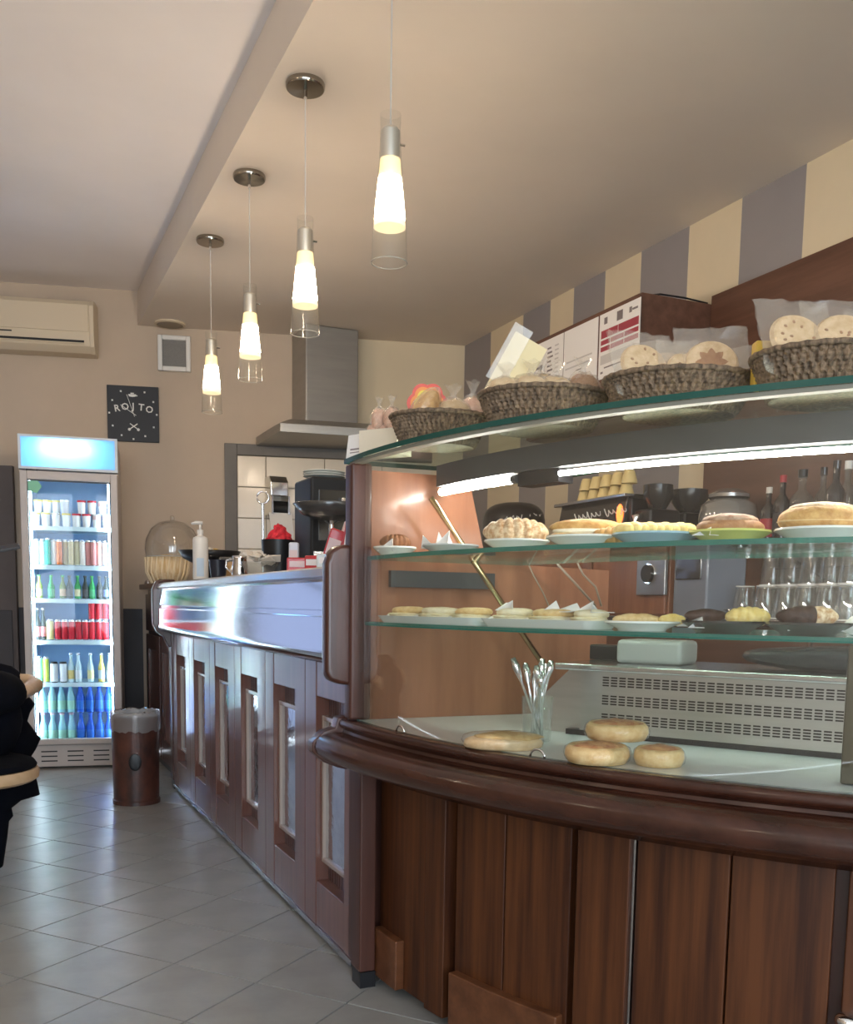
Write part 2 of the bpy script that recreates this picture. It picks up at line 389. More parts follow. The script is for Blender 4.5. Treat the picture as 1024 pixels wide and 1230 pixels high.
for i, (chx, dz) in enumerate(zip('ROJTO', (-.004, .008, .012, .008, -.004))):
    o = text(chx, ck, M_ink, cw * (.20 + i * .152), -.0235, ch * .545 + dz, .062, bold=.001); o.rotation_euler = (PI / 2, 0, 0)
    o.rotation_euler.rotate_axis('Z', (2 - i) * .09)
e = MB().lathe([(.0, 0), (.02, .003), (.026, .014), (.024, .018)], 12).xform(Matrix.Translation((cw * .49, -.024, ch * .80)) @ Matrix.Diagonal((1, .08, 1, 1)))
e.cbox((cw * .49, -.0245, ch * .865), (.022, .003, .007)); e.cbox((cw * .565, -.0245, ch * .825), (.018, .003, .006))
P('emblem', e, M_ink, ck)
for sg in (-1, 1):
    u = MB().box(-.003, .003, -.0255, -.0225, -.035, .03); u.lathe([(0, -.01), (.009, -.006), (.009, .006), (0, .01)], 10, (0, -.024, -.036), sy=.2)
    u.xform(Matrix.Translation((cw * .51, 0, ch * .275)) @ Matrix.Rotation(sg * .95, 4, 'Y')); P('crossed_utensil', u, M_ink, ck)
for L, an, wdt in ((.10, 2.15 + PI, .0035), (.13, -.33, .003)):
    hnd = MB().box(-wdt / 2, wdt / 2, -.030, -.027, -.02, L).xform(Matrix.Translation((cw * .51, 0, ch * .5)) @ Matrix.Rotation(an, 4, 'Y')); P('clock_hand', hnd, M_ink, ck)

# ceiling speaker in the soffit by the far wall
sp = Wp(204, 388, z=SOFZ)
t = T('ceiling_speaker', 'flat round speaker grille set in the lowered ceiling', 'speaker', (sp.x, sp.y, SOFZ - .016))
P('rim', MB().shell([(.085, .016), (.10, .016), (.10, .004), (.085, .0)], 28), M_ivory, t, smooth='angle')
P('grille', MB().lathe([(0, .003), (.086, .003), (.086, .016)], 28), mat('grille_tan', (.33, .27, .2), .8, var=.2, vscale=(300, 300, 300)), t)

# ------------------------------------------------------------------ pendant lamps in a row above the bar
M_can = mat('lamp_steel', (.72, .69, .63), .38, .85)
M_cable = mat('lamp_cable', (.55, .52, .48), .4)
M_diff = mat('lamp_diffuser', (.95, .85, .6), .5, emit=(1, .80, .60), estr=LAMP_E)
G_lamp = thinglass('lamp_glass', (.97, .97, .95), 1.2, .03, .06, (1, .95, .85))
lamp_lbl = ['pendant lamp hanging over the bar end beside the pastry case', 'second pendant lamp from the pastry case', 'third pendant lamp from the pastry case', 'pendant lamp hanging over the bar end towards the drinks fridge']
lp0 = None
for i, y in enumerate((2.736, 3.562, 4.387, 5.21)):
    if lp0 is None:
        t = lp0 = T('pendant_lamp', lamp_lbl[0], 'lamp', (1.083, y, SOFZ), 0, 'pendant lamps over the bar')
        P('canopy', MB().lathe([(0, 0), (.068, 0), (.070, -.004), (.070, -.016), (.066, -.022), (0, -.024)][::-1], 32), mat('canopy_chrome', (.34, .31, .27), .12, 1), t, smooth='angle')
        P('cord_grip', MB().lathe([(0, -.055), (.006, -.055), (.007, -.024), (0, -.024)], 10), M_chrome, t)
        P('cord', MB().tube([(0, 0, -.05), (0, 0, -.50)], .0022, 6), M_cable, t)
        P('cap', MB().lathe([(0, -.575), (.026, -.575), (.027, -.565), (.027, -.50), (.020, -.492), (0, -.492)], 20), M_can, t, smooth='angle')
        P('set_screw', MB().tube([(.025, 0, -.53), (.044, 0, -.53)], .004, 8), M_chrome, t)
        dfu = P('diffuser', MB().lathe([(0, -.575), (.029, -.577), (.033, -.628)], 28), mat('lamp_diffuser_rim', (.95, .85, .6), .5, emit=(1, .70, .28), estr=.38), t, smooth='angle')  # dim yellow ends, bright middle: bulb falloff put into the emission
        P('bright_zone', MB().shell([(.033, -.628), (.0365, -.66), (.0445, -.742)], 28), M_diff, dfu, smooth=True)
        P('lower_rim', MB().lathe([(.0445, -.742), (.046, -.762), (0, -.762)], 28), mat('lamp_diffuser_rim2', (.95, .88, .7), .5, emit=(1, .80, .45), estr=.40), dfu, smooth='angle')
        P('glass_shade', MB().shell([(.0295, -.455), (.0285, -.50), (.032, -.58), (.038, -.65), (.0475, -.75), (.052, -.858)], 36), G_lamp, t, smooth=True)
        P('glass_lip', MB().tube([(.052 * math.cos(2 * PI * k / 36), .052 * math.sin(2 * PI * k / 36), -.858) for k in range(37)], .0016, 5, caps=False), mat('lamp_lip', (.8, .76, .66), .15, trans=.5), t)
    else: t = dup(lp0, (1.083, y, SOFZ), label=lamp_lbl[i])
for i, (x, y) in enumerate(((-1.5, .2), (-1.5, 2.0), (-1.5, 3.8))): dup(lp0, (x, y, CEILZ), label='added unseen pendant lamp over the dining area, ' + ('by the shop front', 'in the middle of three', 'towards the far wall')[i], group='added unseen pendant lamps over the dining area')  # unseen copies of the bar lamps, added to brighten ceiling and floor
# ------------------------------------------------------------------ kitchen corner: tiled splashback, hood
tb = far_thing('tiled_splashback', 'x', 'x', 1.51, 1.0); del tb['label'], tb['category']; tb['kind'] = 'structure'
P('backing', MB().box(.08, 1.45, -.012, -.002, 0, 1.08), mat('tile_joint', (.34, .28, .21), .8), tb)
P('border_trim', MB().box(0, .085, -.035, 0, -.99, 1.14).box(.085, 1.45, -.035, 0, 1.065, 1.14), mat('grey_border', (.17, .155, .14), .6, var=.06), tb, bevel=.004)
M_wt = mat('cream_wall_tile', (.70, .60, .46), .3, var=.03, vscale=(4, 4, 4), coat=.3)
tl = None
for r in range(5):
    for c in range(-1, 4):
        x0, x1 = max(.088, .285 + c * .405), min(1.448, .285 + (c + 1) * .405 - .006); z1 = 1.06 - r * .212; z0 = max(0, z1 - .206)
        if x1 - x0 < .03: continue
        P('tile', MB().box(x0, x1, -.020, -.012, z0, z1), M_wt, tb, bevel=.002)
hd = T('cooker_hood', 'grey steel cooker hood with a tall square chimney', 'cooker hood', (0, 0, 0))
M_hood = mat('hood_steel', (.38, .365, .34), .4, .7, var=.05, vscale=(3, 3, 30))
c1 = Wp(360, 410, y=6.55); c2 = Wp(423, 410, y=6.55)
ycf = 6.42; xa, xb = c1.x, c2.x
hz0, hz1 = 2.13, 2.235
P('chimney', MB().prism([(xa, ycf), (xb, ycf), (xb, fy(xb) - .006), (xa, fy(xa) - .006)], 'z', hz1, SOFZ - .002), M_hood, hd, bevel=.01)
x0 = Wp(308, 525, y=6.75).x; x1 = x0 + .90
can = MB().prism([(x0, 6.15), (x1, 6.02), (x1, fy(x1) - .03), (x0, fy(x0) - .045)], 'z', hz0, hz0 + .055)
can.add([(x0, 6.15, hz0 + .055), (x1, 6.02, hz0 + .055), (x1, fy(x1) - .03, hz0 + .055), (x0, fy(x0) - .045, hz0 + .055), (x0 + .1, 6.27, hz1), (x1 - .1, 6.14, hz1), (x1 - .1, fy(x1) - .03, hz1), (x0 + .1, fy(x0) - .045, hz1)],
        [(0, 1, 5, 4), (1, 2, 6, 5), (2, 3, 7, 6), (3, 0, 4, 7), (4, 5, 6, 7)])
P('canopy', can, M_hood, hd, bevel=.003)
for k in range(5): P('button', MB().cbox((x0 + .52 + k * .03, 6.07 - .0 - k * .004, hz0 + .03), (.012, .02, .012), -.14), mat('button_grey', (.7, .7, .68), .4), hd)

# ------------------------------------------------------------------ drinks fridge
FR = (.185, 6.475, 0); FRA = math.radians(-8.5); FW, FD, FH = .565, .58, 2.035
def fz(py): return Wp(85, py, y=6.46).z
fr = T('drinks_fridge', 'tall glass-door drinks fridge with a glowing blank sign on top', 'fridge', FR, FRA)
M_fr = mat('fridge_shell', (.52, .47, .45), .4, var=.03); M_frw = mat('fridge_liner', (.42, .60, .84), .5)
b = MB(); z0, z1 = .13, 1.80
b.box(0, .03, .03, FD, z0, 1.834); b.box(FW - .03, FW, .03, FD, z0, 1.834); b.box(0, .03, .11, FD, 1.834, FH); b.box(FW - .03, FW, .11, FD, 1.834, FH); b.box(.03, FW - .03, .03, .11, 1.81, 1.834); b.box(.03, FW - .03, .11, FD, 1.84, FH); b.box(0, FW, .03, FD, .03, z0 + .02)
b.box(.03, FW - .03, FD - .02, FD, z0, 1.84)
for x in (.05, FW - .05):
    for y in (.1, FD - .06): b.box(x - .02, x + .02, y - .02, y + .02, 0, .03)
P('cabinet', b, M_fr, fr, bevel=.004)
P('liner', MB().box(.03, FW - .03, FD - .03, FD - .021, z0 + .02, 1.84).box(.03, .034, .035, FD - .03, z0 + .02, 1.84).box(FW - .034, FW - .03, .035, FD - .03, z0 + .02, 1.84), M_frw, fr)
sb = MB(); sz0, sz1 = 1.835, FH + .004
sb.box(-.002, FW + .002, .10, .105, sz0, sz1)
for q in ((-.002, .014, sz0, sz1), (FW - .014, FW + .002, sz0, sz1), (.014, FW - .014, sz0, sz0 + .016), (.014, FW - .014, sz1 - .014, sz1)): sb.box(q[0], q[1], -.012, .10, q[2], q[3])
sg = P('sign_box', sb, mat('sign_frame', (.62, .68, .74), .4), fr)
ms = bpy.data.materials.new('backlit_sign'); ms.use_nodes = True; nt = ms.node_tree; nt.nodes.clear()
tl_, df_, mx_, ou_ = N(nt, 'ShaderNodeBsdfTranslucent'), N(nt, 'ShaderNodeBsdfDiffuse'), N(nt, 'ShaderNodeMixShader'), N(nt, 'ShaderNodeOutputMaterial')
tl_.inputs[0].default_value = (.45, .74, 1, 1); df_.inputs[0].default_value = (.45, .68, .9, 1); mx_.inputs[0].default_value = .3
nt.links.new(tl_.outputs[0], mx_.inputs[1]); nt.links.new(df_.outputs[0], mx_.inputs[2]); nt.links.new(mx_.outputs[0], ou_.inputs[0])
P('sign_panel', MB().box(.014, FW - .014, -.011, -.009, sz0 + .016, sz1 - .014), ms, sg)
P('sign_tube', MB().tube([(.12, .035, 1.965), (FW - .145, .035, 1.965)], .013, 12), mat('sign_lamp', (1, 1, 1), .5, emit=(.92, .97, 1), estr=15), sg, smooth=True)
df = MB()
for x0, x1, zz0, zz1 in ((.002, .043, .155, 1.825), (FW - .043, FW - .002, .155, 1.825), (.043, FW - .043, .155, .19), (.043, FW - .043, 1.775, 1.825)): df.box(x0, x1, -.016, .03, zz0, zz1)
dd = P('door', df, M_fr, fr, bevel=.004)
P('door_glass', MB().box(.043, FW - .043, 0, .006, .19, 1.775), thinglass('fridge_glass', (.93, .97, 1), .5), dd)
P('gasket', MB().box(.043, .047, -.004, .02, .19, 1.775).box(FW - .047, FW - .043, -.004, .02, .19, 1.775).box(.047, FW - .047, -.004, .02, 1.768, 1.775), M_dgrey, dd)
P('hinge', MB().box(.04, .10, -.014, .02, 1.825, 1.835), M_dgrey, fr)
P('sticker', MB().lathe([(0, 0), (.045, 0), (.045, .001), (0, .001)], 5).xform(Matrix.Translation((.082, -.001, 1.735)) @ Matrix.Rotation(PI / 2, 4, 'X')), mat('green_sticker', (.25, .6, .42), .6), dd)
kp = P('kick_plate', MB().box(.006, FW - .006, .012, .045, .012, .15), M_fr, fr, bevel=.004)
for c in range(3):
    for r in range(3): P('vent_slot', MB().box(.075 + c * .155, .075 + c * .155 + .095, .0105, .014, .045 + r * .03, .053 + r * .03), M_black, kp)
M_led = mat('fridge_led', (.9, .95, 1), .5, emit=(.78, .92, 1), estr=FRIDGE_E * 5)
for x in (.058, FW - .058):
    P('led_strip', MB().box(x - .004, x + .004, .022, .03, .2, 1.77), M_led, fr)
SHZ = [fz(634), fz(681), fz(721), fz(771), fz(822)]
M_frs = mat('fridge_shelf', (.72, .88, .92), .35)
for z in SHZ:
    P('shelf', MB().box(.036, FW - .036, .05, FD - .05, z - .006, z).box(.036, FW - .036, .044, .05, z - .018, z + .008), M_frs, fr)
P('shelf', MB().box(.036, FW - .036, .05, FD - .05, .152, .158), M_frs, fr)
cfa, sfa = math.cos(FRA), math.sin(FRA)
def fin(x, y, z): return (FR[0] + x * cfa - y * sfa, FR[1] + x * sfa + y * cfa, z)
def fmat(n, c, rough=.3, metal=0.): return mat('pack_' + n, c, rough, metal)
M_lid = fmat('silver', (.7, .7, .72), .25, .8)
def can(h=.115, r=.0275): return MB().lathe([(0, 0), (r * .75, 0), (r, .006), (r, h - .012), (r * .8, h - .002), (r * .8, h), (0, h - .003)], 14, mis=[1, 1, 0, 1, 1, 1])
def bott(h=.20, r=.027, neck=.011, label=True):
    s1 = h * .52; return MB().lathe([(0, 0), (r, .004), (r, h * .12), (r, h * .42), (r, s1), (neck, h * .76), (neck, h * .93), (neck * 1.25, h * .935), (neck * 1.25, h), (0, h)], 14, mis=[0, 0, 1, 0, 0, 0, 2, 2, 2])
def tub(h=.075, r=.037): return MB().lathe([(0, 0), (r * .82, 0), (r * .95, h * .6), (r, h * .86), (r * 1.06, h * .87), (r * 1.06, h), (0, h)], 16, mis=[0, 0, 1, 2, 2, 2])
protos = {}
def put(kind, key, mats, x, y, z, label, cat, group, **k):
    if key not in protos:
        mb = {'can': can, 'bottle': bott, 'tub': tub}[kind](**k)
        o = S({'can': 'soda_can', 'bottle': 'drink_bottle', 'tub': 'dessert_cup'}[kind] if 'name' not in k else kind, mb, mats, label, cat, fin(x, y, z), group, smooth='angle'); protos[key] = o
    else: o = dup(protos[key], fin(x, y, z), label=label, group=group)
    o.rotation_euler = (0, 0, random.uniform(0, 6)); return o
Wt, Yl, Rd, Sv = fmat('white', (.86, .86, .84)), fmat('yellow', (.85, .68, .12)), fmat('red', (.72, .03, .05)), M_lid
# shelf 1 (top): cups with yellow, red or plain rims
z = SHZ[0]
for k in range(8):
    kind = ['y', 'y', 'w', 'y', 'r', 'r', 'p', 'p'][k]
    mm = {'y': [Wt, Wt, Yl], 'r': [Wt, Wt, Rd], 'w': [Wt, Wt, Sv], 'p': [Wt, fmat('pinkish', (.75, .5, .5)), Wt]}[kind]
    nm = {'y': 'white dessert cup with a yellow rim, bottom row of the top fridge shelf', 'r': 'white dessert cup with a red rim, bottom row of the top fridge shelf', 'w': 'plain white dessert cup with a silver rim on the top fridge shelf', 'p': 'white dessert cup with pink print, bottom row of the top fridge shelf'}[kind]
    put('tub', 'tub' + kind, mm, .075 + k * .0595, .085, z + .008, nm, 'cup', 'dessert cups on the top fridge shelf', h=.082, r=.0255)
for x, kind in ((.085, 'y'), (.139, 'y'), (.193, 'y'), (.247, 'g'), (.345, 'r'), (.405, 'r'), (.468, 'p')):
    mm = {'y': [Wt, Wt, Yl], 'r': [Wt, Wt, Rd], 'g': [fmat('grey', (.6, .6, .62)), fmat('grey', (.6, .6, .62)), Wt], 'p': [Wt, fmat('pinkish', (.75, .5, .5)), Wt]}[kind]
    nm = {'y': 'white dessert cup with a yellow rim stacked on the others in the fridge', 'r': 'white dessert cup with a red rim stacked on the others in the fridge', 'g': 'grey dessert cup with a white rim stacked on the top fridge shelf', 'p': 'white dessert cup with pink print stacked on the others in the fridge'}[kind]
    put('tub', 'tub' + kind, mm, x, .085 + (.06 if kind == 'y' else 0), z + .0902, nm, 'cup', 'dessert cups stacked on the top fridge shelf', h=.082, r=.0255)
# shelf 2: tall cans
z = SHZ[1]
cols2 = [('white', (.82, .84, .88)), ('white', (.82, .84, .88)), ('green', (.02, .42, .30)), ('white and orange', (.9, .85, .82)), ('orange', (.85, .22, .06)), ('gold', (.55, .42, .2)), ('gold', (.55, .42, .2)), ('white and yellow', (.86, .82, .6)), ('cream', (.8, .74, .66)), ('pale red', (.72, .3, .28)), ('pale red', (.72, .3, .28)), ('peach', (.86, .5, .4)), ('white', (.82, .84, .88))]
for k, (n, c) in enumerate(cols2):
    put('can', 'can2' + n, [fmat(n.replace(' ', '_') + '_can', c), M_lid], .075 + k * .0335, .08 + .012 * (k % 2), z + .008, n + ' tall drink can on the second fridge shelf', 'can', 'tall cans on the second fridge shelf', h=.16 if n != 'green' else .168, r=.0168)
# shelf 3: green and dark bottles
z = SHZ[2]
gcap = fmat('green_cap', (.1, .45, .12)); G_gr = fmat('green_glass', (.05, .38, .12), .1); G_dk = fmat('dark_glass', (.02, .035, .03), .1)
for k, (x, c, lab) in enumerate(((.085, 'lime', (.8, .8, .45)), (.155, 'green', (.1, .5, .22)), (.222, 'olive', (.8, .55, .35)), (.262, 'dark', (.05, .05, .05)), (.31, 'green yellow label', (.85, .8, .5)), (.355, 'dark', (.05, .05, .05)), (.395, 'green', (.1, .5, .22)), (.44, 'dark', (.05, .05, .05)), (.48, 'dark blue label', (.15, .22, .5)))):
    body = {'lime': fmat('lime', (.45, .62, .1), .1), 'green': G_gr, 'olive': fmat('olive', (.2, .26, .08), .1), 'dark': G_dk, 'green yellow label': G_gr, 'dark blue label': G_dk}[c]
    put('bottle', 'b3' + c, [body, fmat('lab3' + c.replace(' ', '_'), lab), gcap if 'dark' not in c else M_dgrey], x, .085, z + .008, ('small %s bottle on the third fridge shelf' % c), 'bottle', 'bottles on the third fridge shelf', h=.145, r=.0198, neck=.0085)
# shelf 4: dark bottles and red cans
z = SHZ[3]
for x in (.07, .103): put('bottle', 'cola', [G_dk, fmat('colalab', (.6, .2, .2)), fmat('colacap', (.35, .36, .4))], x, .085, z + .008, 'dark cola bottle with a red label on the fourth fridge shelf', 'bottle', 'cola bottles on the fourth fridge shelf', h=.20, r=.0165, neck=.008)
put('can', 'yc', [fmat('white_yellow', (.85, .8, .35)), M_lid], .142, .085, z + .008, 'yellow and white can beside the cola bottles in the fridge', 'can', None, h=.13, r=.022)
for k in range(8): put('can', 'red', [Rd, M_lid], .187 + k * .0405, .085, z + .008, 'red soda can standing on the fourth fridge shelf', 'can', 'red soda cans on the fourth fridge shelf', h=.128 if k < 5 else .128, r=.0198)
for k in range(3): put('can', 'red', [Rd, M_lid], .39 + k * .041, .085, z + .1362, 'red soda can stacked on top of the others in the fridge', 'can', 'red soda cans stacked on the fourth fridge shelf')
# shelf 5: cans and clear bottles
z = SHZ[4]
put('can', 'teal', [fmat('teal_can', (.25, .6, .62)), M_lid], .072, .085, z + .008, 'slim teal can on the fifth fridge shelf', 'can', None, h=.165, r=.018)
put('can', 'limec', [fmat('lime_can', (.62, .78, .12)), M_lid], .11, .085, z + .008, 'slim lime green can on the fifth fridge shelf', 'can', None, h=.16, r=.018)
for x in (.158, .212): put('can', 'wb', [fmat('white_black_can', (.75, .78, .8)), M_black], x, .085, z + .008, 'white can with a dark top on the fifth fridge shelf', 'can', 'white cans on the fifth fridge shelf', h=.13, r=.024)
G_cl = fmat('clear_drink', (.55, .72, .76), .08)
for x, c, lab in ((.258, 'amber label', (.7, .55, .2)), (.302, 'orange neck', (.75, .78, .8)), (.375, 'yellow label', (.8, .75, .4)), (.44, 'yellow top', (.6, .7, .7)), (.49, 'white label', (.8, .85, .86))):
    put('bottle', 'b5' + c, [G_cl if c != 'yellow top' else fmat('lemon_drink', (.75, .65, .15), .1), fmat('lab5' + c.replace(' ', '_'), lab), M_lid], x, .085, z + .008, 'clear soda bottle with %s on the fifth fridge shelf' % c, 'bottle', 'clear bottles on the fifth fridge shelf', h=.185, r=.0205, neck=.009)
# bottom: water bottles, two tiers of clear and of blue ones
wb = None; bb = None; G_w = fmat('water_clear', (.30, .62, .70), .08); G_b = fmat('water_blue', (.01, .10, .62), .1)
for tier in range(2):
    for k in range(4):
        o = put('bottle', 'water', [G_w, fmat('water_label', (.35, .7, .55)), fmat('pink_cap', (.8, .55, .65))], .085 + k * .056, .085, .159 + tier * .187, 'clear water bottle with a pale cap at the fridge bottom, ' + ('upper tier' if tier else 'lower tier'), 'bottle', 'clear water bottles', h=.186, r=.0265, neck=.012)
        o['group'] = 'clear water bottles, ' + ('upper tier' if tier else 'lower tier')
        o = put('bottle', 'wblue', [G_b, fmat('blue_label', (.02, .16, .66)), fmat('blue_cap', (.02, .12, .6))], .31 + k * .056, .085, .159 + tier * .187, 'deep blue water bottle at the fridge bottom, ' + ('upper tier' if tier else 'lower tier'), 'bottle', 'blue water bottles', h=.186, r=.0265, neck=.012)
        o['group'] = 'blue water bottles, ' + ('upper tier' if tier else 'lower tier')

# ------------------------------------------------------------------ litter bin in front of the fridge
bn = T('litter_bin', 'round dark brown litter bin lined with a clear bag, beside the drinks fridge', 'bin', (.672, 5.235, 0))
M_bin = mat('bin_print', (.030, .014, .012), .45, col2=(.11, .035, .022), vscale=(9, 9, 6), coat=.3)
P('drum', MB().lathe([(0, .006), (.112, .006), (.115, .0), (.121, .0), (.121, .02), (.116, .025), (.122, .46), (.118, .46), (.112, .03), (0, .03)], 32), M_bin, bn, smooth='angle')
bag = MB(); nb = 48; vs = []; rnd = random.Random(3)
prf = [(.1265, .385), (.128, .41), (.1262, .44), (.1265, .465), (.123, .485), (.116, .478), (.110, .44), (.105, .36)]
for i, (r, z) in enumerate(prf):
    for k in range(nb):
        jit = rnd.uniform(-.0015, .0035) if i not in (3,) else rnd.uniform(0, .002); vs.append(((r + jit) * math.cos(2 * PI * k / nb), (r + jit) * math.sin(2 * PI * k / nb), z + rnd.uniform(-.006, .006)))
fs = [(i * nb + k, i * nb + (k + 1) % nb, (i + 1) * nb + (k + 1) % nb, (i + 1) * nb + k) for i in range(len(prf) - 1) for k in range(nb)]
P('liner_bag', bag.add(vs, fs), G_bag, bn, smooth=True)
P('printed_emblem', MB().lathe([(.1185, -.035), (.1195, -.035), (.1205, .035), (.1195, .035)], 6).xform(Matrix()) if False else MB().blob((-.02, -.118, .23), (.032, .004, .045), -.17), M_black, bn, smooth=True)

# ------------------------------------------------------------------ bar counter
D0 = math.radians
YC0, YC1, XF = 2.56, 5.56, .92
bc = T('bar_counter', 'long wooden bar counter with mirror panels and a steel nosing band', 'counter', (XF, YC0, 0))
P('carcass', MB().box(XF + .05, 1.62, YC0, YC1, .06, 1.135), W_bar, bc, True)
P('plinth', MB().box(XF + .045, 1.60, YC0, YC1, 0, .06), M_dgrey, bc, True)
P('base_strip', MB().box(XF - .004, XF + .05, YC0, YC1, .012, .03), M_steel, bc, True)
cen = [2.772 + k * .5045 for k in range(6)]; hw = .135
ZT, ZB, ZC = .765, .175, .875       # recess top, recess bottom, face top
edges = [YC0] + [v for c in cen for v in (c - hw, c + hw)] + [YC1]
for a, b in zip(edges[::2], edges[1::2]):
    P('stile', MB().box(XF, XF + .05, a + .001, (a + b) / 2 - .001 if b - a > .15 else b, .03, ZC), W_bar, bc, True, bevel=.003)
    if b - a > .15: P('stile', MB().box(XF, XF + .05, (a + b) / 2 + .001, b - .001, .03, ZC), W_bar, bc, True, bevel=.003)
for c in cen:
    P('top_rail', MB().box(XF + .002, XF + .05, c - hw, c + hw, ZT, ZC), W_bar, bc, True, bevel=.003)
    P('bottom_rail', MB().box(XF + .002, XF + .05, c - hw, c + hw, .03, ZB), W_bar, bc, True, bevel=.003)
    bd = MB(); nbd = 12
    for q in range(nbd):
        y0 = c - hw + q * 2 * hw / nbd; bd.box(XF + .042, XF + .05, y0 + .0018, y0 + 2 * hw / nbd - .0018, ZB, ZT)
    P('beadboard', bd, W_dark, bc, True, kind='stuff')
    fz0, fz1 = .235, .705; fw_ = .1345; fm = MB()
    for y0, y1, q0, q1 in ((c - fw_, c - fw_ + .016, fz0, fz1), (c + fw_ - .016, c + fw_, fz0, fz1), (c - fw_ + .016, c + fw_ - .016, fz0, fz0 + .016), (c - fw_ + .016, c + fw_ - .016, fz1 - .016, fz1)): fm.box(XF + .018, XF + .042, y0, y1, q0, q1)
    fo = P('mirror_frame', fm, mat('mirror_frame_wood', (.34, .26, .22), .25, coat=.6), bc, True, bevel=.003)
    P('mirror', MB().box(XF + .028, XF + .032, c - fw_ + .015, c + fw_ - .015, fz0 + .015, fz1 - .015), M_mirror, fo, True)
pr = [(1.0, 1.135), (.865, 1.130), (.846, 1.122), (.842, 1.112), (.835, 1.036), (.840, 1.032), (.840, 1.018), (.834, 1.014)] + [(.864 - .030 * math.cos(D0(a)), .93 - .042 * math.sin(D0(a))) for a in range(0, 91, 10)] + [(XF + .01, .884), (XF + .05, .884), (XF + .05, .9)]
P('steel_band', MB().prism(pr, 'y', YC0 - .0, YC1 - .02), M_band, bc, True)
P('nosing', MB().prism([(.838, 1.128), (.85, 1.150), (.88, 1.158), (1.0, 1.158), (1.0, 1.132), (.86, 1.118)], 'y', YC0, YC1 - .02), mat('nosing_steel', (.50, .46, .44), .3, .8), bc, True, smooth='angle')
P('worktop', MB().box(1.0, 1.66, YC0, YC1, 1.135, 1.158), M_steel, bc, True, bevel=.003)
def endcheek(y0, y1):
    poly = [(.815, .93), (.815, 1.12), (.835, 1.165), (.86, 1.175), (.94, 1.175), (.94, .80), (.90, .80), (.87, .86), (.835, .885)]
    return MB().prism(poly, 'y', y0, y1)
P('end_cheek', endcheek(YC1 - .02, YC1 + .02), W_dark, bc, True, bevel=.008)
P('end_post', MB().box(XF - .01, XF + .06, YC1 - .03, YC1 + .05, .05, 1.13), W_dark, bc, True, bevel=.006)
P('foot', MB().box(XF - .004, XF + .05, YC1 - .02, YC1 + .04, 0, .05), M_black, bc, True)
# cabinet that carries the bar on to the wall
sc_ = T('side_cabinet', 'dark panelled side cabinet between the bar and the far wall', 'cabinet', (.95, 5.64, 0))
P('body', MB().box(.97, 1.55, 5.62, 6.78, .05, 1.13), W_dark, sc_, True)
P('plinth', MB().box(.99, 1.55, 5.62, 6.78, 0, .05), M_dgrey, sc_, True)
P('top', MB().box(.915, 1.58, 5.62, 6.80, 1.13, 1.165), W_dark, sc_, True, bevel=.006)
for a, b in ((5.63, 6.19), (6.21, 6.77)):
    P('drawer_front', MB().box(.95, .972, a, b, .86, 1.10), W_dark, sc_, True, bevel=.005)
    dq = P('door', MB().box(.95, .972, a, a + .08, .08, .84).box(.95, .972, b - .08, b, .08, .84).box(.95, .972, a + .08, b - .08, .08, .2).box(.95, .972, a + .08, b - .08, .74, .84), W_dark, sc_, True, bevel=.004)
    P('door_panel', MB().box(.964, .970, a + .08, b - .08, .2, .74), W_bar, dq, True)

# ------------------------------------------------------------------ curved pastry display case
D = math.radians; T0, T1 = D(-1.2), D(72)
pc = T('pastry_case', 'large curved glass pastry case on a dark wooden base', 'display case', (CC[0] - 1.9, CC[1] - .4, 0))
RG = 2.03
P('base_core', MB().arc([(1.94, .05), (1.94, .655), (1.30, .655), (1.30, .05)], T0, T1, 60), W_dark, pc, True)
P('plinth', MB().arc([(1.80, 0), (1.80, .05), (1.35, .05), (1.35, 0)], T0, T1, 60), M_black, pc, True)
def plank(a, b, r0, r1, z0, z1, m, nm, bev=.003): return P(nm, MB().arc([(r1, z0), (r1, z1), (r0, z1), (r0, z0)], D(a), D(b), max(2, int((b - a) / 1.2)), ), m, pc, True, bevel=bev)
pl = [(1.2, 9.2), (9.35, 11.7), (12.5, 17.4), (17.5, 22.9), (23.6, 27.2), (27.45, 33.0), (33.1, 38.5), (39.2, 42.9), (43.1, 49), (49.1, 55), (55.7, 59.5), (59.7, 65.5), (65.6, 71.5)]
for i, (a, b) in enumerate(pl):
    stile = i in (1, 4, 7, 10)
    plank(a, b, 1.94, 1.98 if stile else 1.965, .03, .64, W_case, 'stile' if stile else 'plank')
P('metal_strip', MB().arc([(1.969, .04), (1.969, .60), (1.94, .60), (1.94, .04)], D(27.24), D(27.41), 1), M_steel, pc, True)
for a, b in ((1.5, 5.6), (12.7, 22.6), (28, 38), (43.5, 54.5)): plank(a, b, 1.94, 1.99, .03, .165, W_caseh, 'plinth_block', .004)
P('corner_post', MB().box(.893, .94, 2.425, 2.50, .045, .64), W_dark2, pc, True, bevel=.005)
P('corner_post', MB().box(.905, 1.02, 2.50, 2.555, .045, .64), W_dark2, pc, True, bevel=.005)
P('foot', MB().box(.895, .94, 2.425, 2.49, 0, .045), M_black, pc, True)
